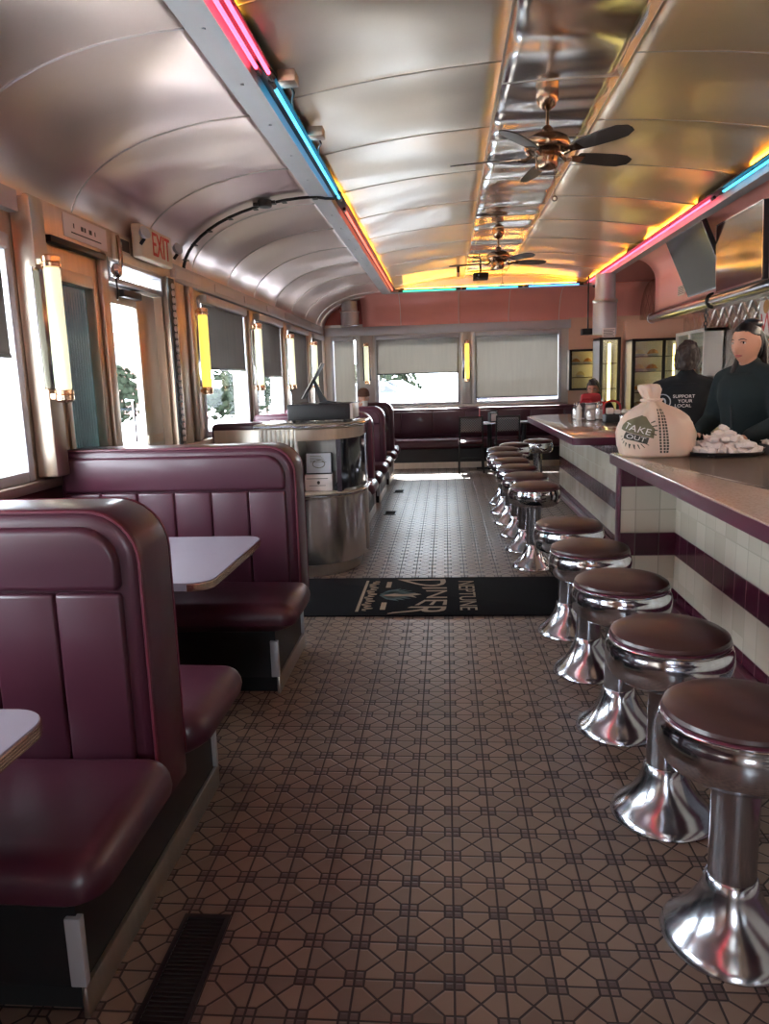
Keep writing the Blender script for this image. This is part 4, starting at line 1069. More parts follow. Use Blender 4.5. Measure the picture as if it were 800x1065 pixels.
A1 = math.radians(272)
for k in range(15):
    z = -.12 + .0175 * k
    for dx in (-.016, .002, .016): wrap_poly(mb, [(dx - .005, z), (dx + .005, z), (dx + .005, z + .0125), (dx - .005, z + .0125)], A1, .15, .0022)
mb.build('printed_panel', M['ink'], t, smooth=False)
mb = MB(); wrap_text(mb, 'TAKE', .052, 0, .018, .0042, 1.15); wrap_text(mb, 'OUT', .038, .014, -.032, .0042, 1.15); mb.build('lettering', M['white_plastic'], t, smooth=False)

# ------------------------------------------------------------------ tray of wrapped packets
t = thing('serving_tray', 'dark oval tray under a heap of white packets', 'tray', (1.66, 4.62, 1.0))
MB().lathe([(.19, 0), (.215, .008), (.232, .026), (.226, .028), (.205, .014), (.001, .012)], (0, 0, 0), 40, M=Matrix.Translation((1.66, 4.62, 1.0)) @ Matrix.Diagonal((1, .82, 1, 1))).build('tray_body', M['dark_metal'], t)
def packet_mesh(seed, name):
    rr = random.Random(seed); mb = MB(); mb.box((-.026, -.020, -.015), (.026, .020, .015), .007, 2)
    for s in (-1, 1): mb.prism([(s * .020, -.010), (s * .034, -.020), (s * .037, .020), (s * .020, .010)], 2, -.003, .003)
    for v in mb.bm.verts: v.co += Vector((rr.uniform(-.003, .003), rr.uniform(-.003, .003), rr.uniform(-.003, .003)))
    return mb.build(name, M['white_paper'], base=(0, 0, 0), angle=50)
protos = [packet_mesh(k, 'wrapped_packet') for k in range(3)]
def place_packets(spots, label, group):
    for (x, y, z) in spots:
        if place_packets.n < 3: o = protos[place_packets.n]
        else: o = protos[place_packets.n % 3].copy(); C.objects.link(o)
        place_packets.n += 1
        o.location = (x, y, z); o.rotation_euler = (random.uniform(-.5, .5), random.uniform(-.7, .7), random.uniform(0, 6.3))
        tag(o, label, 'packet', group)
place_packets.n = 0
spots = []
for k in range(5):
    R = .195 - .042 * k; s = .058; row = 0; yy = -R
    while yy < R:
        xx = -R + (row % 2) * s / 2
        while xx < R:
            if xx * xx + yy * yy < R * R: spots.append((1.66 + xx + random.uniform(-.006, .006), 4.62 + yy * .82 + random.uniform(-.006, .006), 1.032 + .031 * k + random.uniform(-.003, .004)))
            xx += s
        yy += s * .8; row += 1
place_packets(spots, 'white paper-wrapped packet heaped on the dark tray', 'wrapped packets on the tray')
t = thing('black_bin', 'black plastic container of packets at the right picture edge', 'container', (2.03, 4.62, 1.0))
mb = MB()
for a in (((1.910, 4.50, 1.0), (2.150, 4.74, 1.008)), ((1.910, 4.50, 1.0), (1.916, 4.74, 1.055)), ((2.144, 4.50, 1.0), (2.150, 4.74, 1.055)), ((1.910, 4.50, 1.0), (2.150, 4.506, 1.055)), ((1.910, 4.734, 1.0), (2.150, 4.74, 1.055))): mb.box(*a)
mb.build('shell', M['black'], t)
place_packets([(1.945 + .055 * i + random.uniform(-.004, .004), 4.54 + .052 * j, 1.028 + .03 * k) for i in range(4) for j in range(4) for k in range(2)], 'white paper-wrapped packet in the black container', 'wrapped packets in the container')
# ------------------------------------------------------------------ entrance fittings
t = thing('exit_sign', 'white exit sign with red letters and two lamp heads', 'exit sign', (-2.02, 5.3, 2.34))
mb = MB(); mb.box((-2.06, 5.03, 2.36), (-1.99, 5.60, 2.575), .012, 3); mb.build('housing', M['cream'], t)
mb = MB(); add_text(mb, 'EXIT', .225, Matrix.Translation((-1.9885, 5.38, 2.467)) @ Matrix.Rotation(PI / 2, 4, 'Z') @ Matrix.Rotation(PI / 2, 4, 'X'), .0015, .72); mb.build('lettering', M['red_paint'], t, smooth=False)
for y in (5.035, 5.655):
    mb = MB(); mb.lathe([(.012, 0), (.030, .006), (.041, .03), (.043, .038), (.037, .04), (.002, .036)], (0, 0, 0), 22, M=Matrix.Translation((-1.988, y, 2.50)) @ Matrix.Rotation(math.radians(70), 4, 'Y') @ Matrix.Rotation(math.radians(20), 4, 'X')); lh = mb.build('lamp_head', M['alu'], t)
    mb = MB(); mb.cyl((-2.0, y, 2.44), (-1.97, y, 2.475), .012, n=8); mb.build('swivel', M['dark_metal'], lh)
t = thing('paper_notice', 'white paper notice with small print over the reeded glass', 'notice', (-2.06, 4.4, 2.33))
mb = MB(); mb.box((-2.069, 4.13, 2.335), (-2.064, 4.66, 2.462)); mb.build('sheet', M['white_paper'], t)
mb = MB()
for y, w in ((4.24, .012), (4.33, .03), (4.37, .02), (4.43, .035), (4.50, .012)): mb.box((-2.0642, y, 2.395), (-2.0632, y + w, 2.42))
mb.box((-2.0642, 4.21, 2.365), (-2.0632, 4.58, 2.372)); mb.build('print', M['ink'], t)
t = thing('door_latch', 'small brown bolt hanging on the header right of the paper notice', 'latch', (-2.05, 4.76, 2.3))
mb = MB(); mb.box((-2.069, 4.73, 2.30), (-2.045, 4.80, 2.46), .006); mb.build('plate', M['cream'], t)
mb = MB(); mb.tube([(-2.04, 4.765, 2.45), (-2.03, 4.765, 2.40), (-2.03, 4.765, 2.30), (-2.035, 4.765, 2.22)], [.010, .018, .014, .007], 8); mb.build('bolt', M['bronze'], t)
t = thing('wall_grille', 'small dark grille on the header left of the exit sign', 'grille', (-2.06, 4.92, 2.36))
mb = MB(); mb.box((-2.069, 4.84, 2.36), (-2.060, 5.0, 2.46), .004); mb.build('frame', M['cream'], t)
mb = MB(); mb.box((-2.0605, 4.86, 2.375), (-2.058, 4.985, 2.448)); mb.build('mesh', M['black'], t)
t = thing('door_bell', 'round grey bell on the dark rail above the side light', 'bell', (-2.0, 4.72, 2.22))
mb = MB(); mb.lathe([(.045, 0), (.048, .02), (.035, .04), (.002, .046)], (0, 0, 0), 24, M=Matrix.Translation((-2.05, 4.70, 2.225)) @ Matrix.Rotation(PI / 2, 4, 'Y')); mb.build('dome', M['chrome_worn'], t)
mb = MB(); mb.tube([(-2.045, 4.70, 2.19), (-2.04, 4.705, 2.10), (-2.045, 4.70, 2.05)], .006, 6); mb.build('striker', M['dark_metal'], t)
t = thing('beaded_strip', 'upright dark strip lined with round pale beads beside the door', 'strip', (-2.07, 5.66, 1.0))
mb = MB(); mb.box((-2.042, 5.58, 1.0), (-2.030, 5.70, 2.30)); mb.build('backing', M['black'], t)
for k in range(24): mb = MB(); mb.ell((-2.026, 5.655, 1.05 + .052 * k), (.014, .024, .022), 12, 8); mb.build('bead', M['white_paper'], t)
t = thing('electrical_conduit', 'black conduit with a round junction box curving down the vault', 'conduit', (-1.45, 6.0, 2.4))
pts = [(-.80, 6.10, 2.955), (-.84, 6.06, 2.90), (-.90, 6.03, 2.898)] + [(vault_left(1 - i / 14)[0] + .020, 6.02 + .004 * i, vault_left(1 - i / 14)[1] - .028) for i in range(15)] + [(-2.07, 6.08, 2.30)]
mb = MB(); mb.tube(pts, .011, 8)
mb.tube([(p[0], p[1] + .026, p[2] + .002) for p in pts[4:]], .007, 8); mb.build('tubing', M['black'], t)
q = vault_left(.78)
mb = MB(); mb.lathe([(.055, 0), (.058, -.03), (.05, -.05), (.02, -.056)], (q[0], 6.02, q[1] - .005), 20); mb.box((q[0] - .09, 6.0, q[1] - .045), (q[0] - .05, 6.05, q[1] - .02)); mb.box((q[0] + .05, 6.0, q[1] - .035), (q[0] + .085, 6.05, q[1] - .012)); jb = mb.build('junction_box', M['dark_metal'], t)
for i in range(3, len(pts) - 1, 2):
    p = pts[i]; mb = MB(); mb.box((p[0] - .018, p[1] - .02, p[2] - .014), (p[0] + .018, p[1] + .045, p[2] - .006)); mb.build('clip', M['black'], t)

# ------------------------------------------------------------------ ducts
def duct(x, y, r, z0, z1, label):
    t = thing('vent_duct', label, 'duct', (x, y, z0), 0, 'round ceiling ducts')
    MB().lathe([(r * 1.0, 0), (r * 1.0, (z1 - z0) * .55), (r * .86, (z1 - z0) * .62), (r * .86, z1 - z0)], (x, y, z0), 28).build('pipe', M['alu'], t)
    MB().lathe([(r * 1.02, (z1 - z0) * .52), (r * 1.08, (z1 - z0) * .55), (r * 1.02, (z1 - z0) * .58)], (x, y, z0), 28).build('collar', M['steel'], t)
duct(-1.60, 12.98, .155, 2.44, 2.84, 'round pale duct by the arch at the back left corner')
duct(2.30, 11.25, .165, 2.06, 2.90, 'round pale duct above the glass door cooler at back right')

# ------------------------------------------------------------------ televisions, tube along the hood
def tv(name_label, w, h, M4):
    t = thing('television', name_label, 'television', M4.translation)
    mb = MB(); mb.box((-w / 2, -.018, -h / 2), (w / 2, .03, h / 2), .006, M=M4); mb.box((-w / 4, .03, -h / 4), (w / 4, .06, h / 5), .01, M=M4); mb.build('case', M['black'], t)
    mb = MB(); mb.box((-w / 2 + .012, -.0205, -h / 2 + .016), (w / 2 - .012, -.018, h / 2 - .012), M=M4); mb.build('screen', M['screen'], t)
    mb = MB()
    for a in ((-w / 2, -h / 2, w / 2, -h / 2 + .016), (-w / 2, h / 2 - .010, w / 2, h / 2), (-w / 2, -h / 2, -w / 2 + .010, h / 2), (w / 2 - .010, -h / 2, w / 2, h / 2)): mb.box((a[0], -.022, a[1]), (a[2], -.018, a[3]), M=M4)
    mb.build('bezel', M['chrome_worn'], t)
    mb = MB(); mb.tube([(0, .05, 0), (.02, .10, .05), (.0, .16, .08)], .018, 8, M=M4); mb.build('wall_arm', M['dark_metal'], t)
R0 = Matrix.Rotation(-PI / 2, 4, 'Z')   # screen front (-y) turned to face -x
tv('left television tilted steeply down under the right neon', 1.12, .63, Matrix.Translation((2.50, 7.93, 2.575)) @ R0 @ Matrix.Rotation(math.radians(24), 4, 'X'))
tv('right television nearer the picture edge above the steel tube', 1.02, .60, Matrix.Translation((2.50, 6.80, 2.495)) @ R0 @ Matrix.Rotation(math.radians(2), 4, 'X'))
t = thing('steel_tube', 'long steel tube along the bottom of the pink soffit', 'tube', (2.70, 3, 2.2))
mb = MB(); mb.cyl((2.72, YF + .1, 2.20), (2.72, 10.3, 2.20), .062, n=28); mb.build('pipe', M['chrome_worn'], t)
mb = MB(); mb.cyl((2.72, 10.29, 2.20), (2.72, 10.33, 2.20), .066, n=28); mb.build('end_cap', M['alu'], t)
mb = MB()
for y in (2.0, 5.0, 7.0, 9.0): mb.box((2.70, y - .02, 2.20), (2.745, y + .02, 2.262))
mb.build('hanger', M['steel'], t)
for y, lab in ((8.05, 'black hook and chain on the steel tube under the televisions'),):
    t = thing('hook_chain', lab, 'hook', (2.66, y, 2.0))
    mb = MB(); mb.tube([(2.72 + .072 * math.cos(a), y, 2.20 + .072 * math.sin(a)) for a in [k * PI / 10 - .6 for k in range(18)]], .010, 8); mb.build('strap', M['black'], t)
    for k in range(5): mb = MB(); mb.tube([(2.655 + .016 * math.cos(a) * (k % 2), y + .016 * math.cos(a) * ((k + 1) % 2), 2.10 - .042 * k + .026 * math.sin(a)) for a in [j * PI / 6 for j in range(12)]], .006, 6, closed=True); mb.build('link', M['black'], t)
t = thing('soffit_grille', 'small white vent grille on the pink soffit left of the televisions', 'grille', (2.71, 9.0, 2.36))
mb = MB(); mb.box((2.705, 8.95, 2.36), (2.718, 9.2, 2.47), .003); mb.build('frame', M['cream'], t)
mb = MB()
for k in range(5): mb.box((2.7035, 8.97, 2.375 + .018 * k), (2.706, 9.18, 2.384 + .018 * k))
mb.build('slots', M['ink'], t)

t = thing('hood_light', 'long tube light under the kitchen hood', 'lamp', (3.02, 4.6, 2.15))
mb = MB(); mb.box((2.96, 3.0, 2.20), (3.08, 6.2, 2.238), .006); mb.build('housing', M['white_plastic'], t)
mb = MB(); mb.cyl((3.02, 3.05, 2.175), (3.02, 6.15, 2.175), .022, n=14); mb.build('lamp_tube', M['hood_lamp'], t)
# ------------------------------------------------------------------ kitchen side
def pie(loc, label, m, r=.115, dome=.035):
    t = thing('pie', label, 'pie', (0, 0, 0), 0)
    MB().lathe([(r * .72, 0), (r, .03), (r * 1.04, .034), (r * .98, .036)], (0, 0, 0), 28).build('dish', M['alu'], t)
    mb = MB(); mb.lathe([(r * .97, .030), (r * .99, .040), (r * .9, .046), (r * .6, .046 + dome * .7), (r * .2, .046 + dome), (.001, .046 + dome)], (0, 0, 0), 32)
    for v in mb.bm.verts:
        if v.co.length > r * .8: v.co.z += .004 * math.sin(math.atan2(v.co.y, v.co.x) * 16)
    mb.build('crust', m, t); t.location = loc
def case(name, x0, x1, y0, y1, z0, z1, shelves, label, cat, split=None, lamp_x=None):
    t = thing(name, label, cat, ((x0 + x1) / 2, y0, z0)); w = .035
    mb = MB()
    mb.box((x0, y1 - .03, z0), (x1, y1, z1)); mb.box((x0, y0 + .03, z0), (x0 + .03, y1, z1)); mb.box((x1 - .03, y0 + .03, z0), (x1, y1, z1)); mb.box((x0, y0 + .03, z0), (x1, y1, z0 + .03)); mb.box((x0, y0 + .03, z1 - .03), (x1, y1, z1))
    mb.build('cabinet', M['white_plastic'] if name != 'glass_door_cooler' else M['alu'], t)
    mb = MB()
    for (p, q, r, s) in ((x0 - .01, x0 + w, z0, z1), (x1 - w, x1 + .01, z0, z1), (x0, x1, z0, z0 + w), (x0, x1, z1 - w, z1)): mb.box((p, y0, r), (q, y0 + .035, s), .004)
    if split: mb.box((split - .02, y0, z0), (split + .02, y0 + .035, z1), .004)
    mb.build('frame', M['black'], t)
    mb = MB(); mb.box((x0 + w, y0 + .012, z0 + w), (x1 - w, y0 + .018, z1 - w)); mb.build('glass_door', M['case_glass'], t)
    for z in shelves:
        mb = MB(); mb.box((x0 + .03, y0 + .06, z - .012), (x1 - .03, y1 - .03, z)); mb.build('shelf', M['chrome_worn'], t)
    for lx in ([] if lamp_x is None else lamp_x):
        mb = MB(); mb.cyl((lx, y0 + .085, z0 + .12), (lx, y0 + .085, z1 - .08), .022, n=12); mb.build('lamp', M['case_lamp'], t)
    return t
case('pie_case', 2.52, 3.12, 10.46, 10.9, .98, 1.95, [1.24, 1.52, 1.72], 'black framed glass case of pies on the tan partition', 'display case', 2.93, [3.09])
for x, z, m, l in ((2.66, 1.52, 'icing', 'pale iced pie at left on the middle shelf of the pie case'), (2.83, 1.52, 'bread', 'brown pie at centre on the middle shelf of the pie case'), (2.66, 1.24, 'bread', 'brown crusted pie at left on the lower shelf of the pie case'), (2.84, 1.24, 'icing', 'cream topped pie at centre on the lower shelf of the pie case'),
                   (2.66, 1.015, 'bread', 'large brown loaf pie at left at the bottom of the pie case'), (2.83, 1.015, 'bread', 'golden pie at centre at the bottom of the pie case'), (2.66, 1.72, 'icing', 'pale pie at left on the top shelf of the pie case'), (2.84, 1.72, 'bread', 'golden pie at centre on the top shelf of the pie case')):
    pie((x, 10.68, z), l, M[m], .08, .05)
t = thing('base_cabinet', 'steel base cabinet under the pie case', 'cabinet', (2.8, 10.6, 0))
mb = MB(); mb.box((2.52, 10.3, 0), (3.14, 10.895, .94)); mb.build('body', M['steel'], t)
mb = MB(); mb.box((2.50, 10.27, .94), (3.15, 10.895, .98), .004); mb.build('top', M['steel'], t)
mb = MB(); mb.box((2.55, 10.285, .10), (2.82, 10.30, .90)); mb.box((2.84, 10.285, .10), (3.11, 10.30, .90)); mb.build('door', M['steel'], t)
case('glass_door_cooler', 2.17, 2.44, 10.85, 11.4, .10, 2.0, [.6, .95, 1.3, 1.65], 'tall narrow glass door cooler with a yellow lamp', 'cooler', None, [2.31])
t = thing('cooler_notice', 'white printed notice on top of the glass door cooler', 'notice', (2.30, 10.9, 2.0))
mb = MB(); mb.box((2.20, 10.90, 2.0), (2.38, 10.905, 2.13)); mb.build('sheet', M['white_paper'], t)
mb = MB()
for k in range(5): mb.box((2.215, 10.8985, 2.02 + .02 * k), (2.365 - .02 * (k % 2), 10.8995, 2.028 + .02 * k))
mb.build('print', M['ink'], t)
case('display_cabinet', 2.10, 2.62, 13.0, 13.29, 1.24, 1.92, [1.46, 1.68], 'black framed glass cabinet on the tan back wall', 'display case', None, [2.58])
for x, z, l in ((2.22, 1.68, 'golden pie at left on the upper shelf of the back wall cabinet'), (2.42, 1.68, 'golden pie at right on the upper shelf of the back wall cabinet'), (2.3, 1.46, 'pale pie on the lower shelf of the back wall cabinet')): pie((x, 13.15, z), l, M['bread'] if 'golden' in l else M['icing'], .075, .05)
t = thing('wall_speaker', 'small dark box speaker high on the wall left of the cooler notice', 'speaker', (2.08, 11.6, 2.08))
mb = MB(); mb.box((2.03, 11.5, 2.08), (2.22, 11.66, 2.17), .01); mb.build('cabinet', M['dark_metal'], t)
mb = MB(); mb.box((2.045, 11.494, 2.09), (2.205, 11.502, 2.16)); mb.build('grille', M['black_matte'], t)
mb = MB(); mb.cyl((2.125, 11.58, 2.17), (2.125, 11.58, 2.92), .012, n=8); mb.build('hanger_rod', M['dark_metal'], t)
t = thing('glass_cabinet', 'white framed cabinet with sliding glass panes on the quilted wall', 'cabinet', (3.15, 10.1, 1.42))
mb = MB(); ya, yb, za, zb, xf = 9.30, 10.42, 1.40, 2.00, 3.06
mb.box((xf, ya, za), (XR - .003, yb, za + .04)); mb.box((xf, ya, zb - .04), (XR, yb, zb)); mb.box((xf, ya, za), (XR, ya + .04, zb)); mb.box((xf, yb - .04, za), (XR, yb, zb)); mb.box((xf, 9.83, za), (xf + .04, 9.89, zb)); mb.box((XR - .02, ya, za), (XR - .001, yb, zb)); mb.build('frame', M['white_plastic'], t)
for a, b, dx in ((ya + .04, 9.87, .012), (9.85, yb - .04, .026)):
    mb = MB(); mb.box((xf + dx, a, za + .04), (xf + dx + .005, b, zb - .04)); pn = mb.build('sliding_pane', M['case_glass'], t)
    mb = MB(); mb.box((xf + dx - .006, (a + b) / 2 - .05, za + .3), (xf + dx, (a + b) / 2 - .03, za + .42)); mb.build('pull', M['white_plastic'], pn)
mb = MB(); mb.box((xf + .05, ya + .04, 1.68), (XR - .02, yb - .04, 1.69)); mb.build('shelf', M['alu'], t)
def stack(loc, n, r, m, label, name='plate_stack', cat='plates'):
    t = thing(name, label, cat, loc)
    for k in range(n):
        MB().lathe([(r * .6, 0), (r, .012), (r * .97, .014), (r * .55, .004), (.001, .004)], (loc[0], loc[1], loc[2] + .016 * k), 24).build('plate', m, t)
stack((3.18, 9.7, 1.69), 7, .07, M['white_plastic'], 'stack of small white plates on the upper shelf of the glass cabinet')
stack((3.18, 10.15, 1.44), 8, .08, M['white_plastic'], 'stack of white plates at the bottom of the glass cabinet')
jar((3.17, 9.62, 1.44), 'amber jar at the bottom near end of the glass cabinet', .18, .045, M['bread'])
# back counter along the quilted wall
t = thing('back_counter', 'steel back counter along the quilted wall', 'counter', (3.0, 8, 0))
mb = MB(); mb.box((2.80, YF + .1, 0), (XR - .004, 9.9, .88)); mb.build('cabinet', M['steel'], t)
mb = MB(); mb.box((2.76, YF + .1, .88), (XR - .004, 9.9, .93), .006); mb.build('top', M['steel'], t)
for k in range(10):
    y = -2.6 + 1.2 * k
    mb = MB(); mb.box((2.785, y, .14), (2.80, y + 1.1, .84), .004); dr = mb.build('door', M['steel'], t)
    mb = MB(); mb.tube([(2.785, y + .1, .78), (2.765, y + .1, .78), (2.765, y + .3, .78), (2.785, y + .3, .78)], .007, 6); mb.build('handle', M['chrome_worn'], dr)
squeeze((2.90, 7.75, .93), M['ketchup'], 'red sauce bottle on the back counter between the two workers', .27, .045)
jar((2.86, 8.35, .93), 'tan jar on the back counter behind the red sauce bottle', .22, .065, M['bread'])
jar((2.98, 8.05, .93), 'pale jar on the back counter beside the red sauce bottle', .20, .06)
stack((2.92, 7.25, .93), 6, .12, M['alu'], 'stack of metal plates on the back counter behind the packet tray')
t = thing('coffee_maker', 'steel coffee maker with black head on the back counter', 'coffee maker', (3.0, 8.9, .93))
mb = MB(); mb.box((2.86, 8.78, .93), (3.16, 9.06, .98), .01); mb.box((3.04, 8.78, .98), (3.16, 9.06, 1.38), .01); mb.build('body', M['steel'], t)
mb = MB(); mb.box((2.86, 8.78, 1.24), (3.06, 9.06, 1.40), .012); mb.build('head', M['black'], t)
MB().lathe([(.055, 0), (.075, .03), (.078, .08), (.055, .13), (.05, .14)], (2.95, 8.92, .985), 24).build('pot', M['jar_glass'], t)
mb = MB(); mb.tube([(2.88, 8.92, 1.10), (2.83, 8.92, 1.09), (2.83, 8.92, 1.02), (2.876, 8.92, 1.01)], .009, 8); mb.build('pot_handle', M['black'], t)
jar((2.95, 9.4, .93), 'tall pale canister on the back counter at the pie case end', .3, .07, lid='white_plastic', name='canister', cat='canister')
# posters at the right picture edge
t = thing('wall_poster', 'white poster with a red letter at the right picture edge, upper one', 'poster', (3.29, 8.0, 1.78))
mb = MB(); mb.box((3.288, 7.45, 1.83), (3.2985, 8.32, 2.20)); mb.build('sheet', M['white_paper'], t)
mb = MB(); add_text(mb, 'W', .30, Matrix.Translation((3.2875, 8.13, 1.95)) @ Matrix.Rotation(-PI / 2, 4, 'Z') @ Matrix.Rotation(PI / 2, 4, 'X'), .001); mb.build('lettering', M['red_paint'], t, smooth=False)
mb = MB(); mb.lathe([(.001, .002), (.07, .002), (.07, 0)], (0, 0, 0), 20, M=Matrix.Translation((3.288, 8.16, 2.13)) @ Matrix.Rotation(-PI / 2, 4, 'Y')); mb.build('round_print', M['bread'], t)
M['pink_print'] = pm('pink_print', rgb(226, 150, 156), .6, var=.15, scale=20)
t = thing('wall_poster', 'pink and red patterned poster at the right picture edge, lower one', 'poster', (3.29, 8.0, 1.5))
mb = MB(); mb.box((3.288, 7.45, 1.52), (3.2985, 8.36, 1.80)); mb.build('sheet', M['pink_print'], t)
mb = MB()
for k in range(6):
    y0 = 8.30 - .10 * k; mb.tube([(3.287, y0 - .05 * math.sin(j * .6), 1.56 + .022 * j) for j in range(10)], .006, 5)
mb.build('print', M['red_paint'], t)

# ------------------------------------------------------------------ people
def head_fn(w=.074, d=.096, h=.122):
    """surface of a head: unit direction -> point; face looks along -y, eyes at mid height"""
    g = lambda v, c, s: math.exp(-((v - c) / s) ** 2)
    def f(dx, dy, dz):
        x, y, z = dx * w, dy * d, dz * h
        if dz < 0:                                # jaw narrows and comes forward
            k = min(1, -dz); x *= 1 - .34 * k ** 1.6; y *= 1 - .30 * k if dy > 0 else 1 - .06 * k
        if dy > 0 and dz > -.3: y *= 1.04
        if dy < 0:
            fr = min(1, -dy * 1.25)
            nx = x / .012
            nose = math.exp(-(x / .0125) ** 2) * max(0.0, min(1.0, (.012 - z) / .045)) * (1 if z > -.040 else max(0, 1 - (-.040 - z) / .010))
            y -= .023 * nose * fr
            y += .010 * (g(x, .031, .014) + g(x, -.031, .014)) * g(z, .006, .011) * fr       # eye sockets
            y -= .005 * g(z, .028, .012) * g(x, 0, .05) * fr                               # brow ridge
            y -= .006 * g(z, -.066, .010) * g(x, 0, .022) * fr                             # mouth
            y += .004 * g(z, -.0665, .0025) * g(x, 0, .020) * fr
            y -= .008 * g(z, -.103, .016) * g(x, 0, .022) * fr                             # chin
            y -= .004 * (g(x, .042, .02) + g(x, -.042, .02)) * g(z, -.025, .02) * fr       # cheeks
        return Vector((x, y, z))
    return f
def sph(u, v): a, p = 2 * PI * u, PI * (v - .5); return (math.cos(p) * math.sin(a), -math.cos(p) * math.cos(a), math.sin(p))
def remesh(o, vox, smooth=4):
    m = o.modifiers.new('weld', 'REMESH'); m.mode = 'VOXEL'; m.voxel_size = vox; m.use_smooth_shade = True
    s = o.modifiers.new('relax', 'SMOOTH'); s.factor = .5; s.iterations = smooth
def limb(mb, pts, rs, n=14):
    P = [Vector(p) for p in pts]; Q, R = [], []
    for i in range(len(P) - 1):
        for k in range(5): Q.append(P[i].lerp(P[i + 1], k / 5)); R.append(rs[i] + (rs[i + 1] - rs[i]) * k / 5)
    Q.append(P[-1]); R.append(rs[-1]); mb.tube(Q, R, n)
    for p, r in zip(P, rs): mb.ell(p, (r, r, r), 14, 10)
def hand(mb, wrist, direc, palm_n, s=1.0, curl=.5, side=1):
    """palm, four fingers and a thumb growing from the wrist; palm_n is the way the palm faces"""
    d = Vector(direc).normalized(); nrm = Vector(palm_n); nrm = (nrm - d * nrm.dot(d)).normalized(); sd = d.cross(nrm) * side; w = Vector(wrist)
    Mx = Matrix((sd, d, nrm)).transposed().to_4x4()
    mb.ell(w + d * .045 * s, (.040 * s, .055 * s, .016 * s), 14, 10, M=Mx)
    for i, L in enumerate((.068, .076, .070, .056)):
        p = w + d * .085 * s + sd * (.027 - .018 * i) * s; a = 0; pts = [p - d * .02 * s]
        for seg in (.45, .32, .23):
            a += curl * .55; pts.append(pts[-1] + (d * math.cos(a) + nrm * math.sin(a)) * (L * seg * 1.15 + (.02 * s if seg == .45 else 0)) * s)
        limb(mb, pts, [.0092 * s, .0088 * s, .0080 * s, .0068 * s], 10)
    b = w + d * .022 * s + sd * .030 * s
    limb(mb, [b, b + (d * .5 + sd * .75 + nrm * .25) * .036 * s, b + (d * 1.2 + sd * .85 + nrm * .5) * .052 * s], [.0125 * s, .0105 * s, .0080 * s], 10)
def loft_body(mb, rings, n=28):
    mb.loft([[(cx + rx * math.cos(2 * PI * k / n), cy + ry * math.sin(2 * PI * k / n), z) for k in range(n)] for (z, rx, ry, cx, cy) in rings])

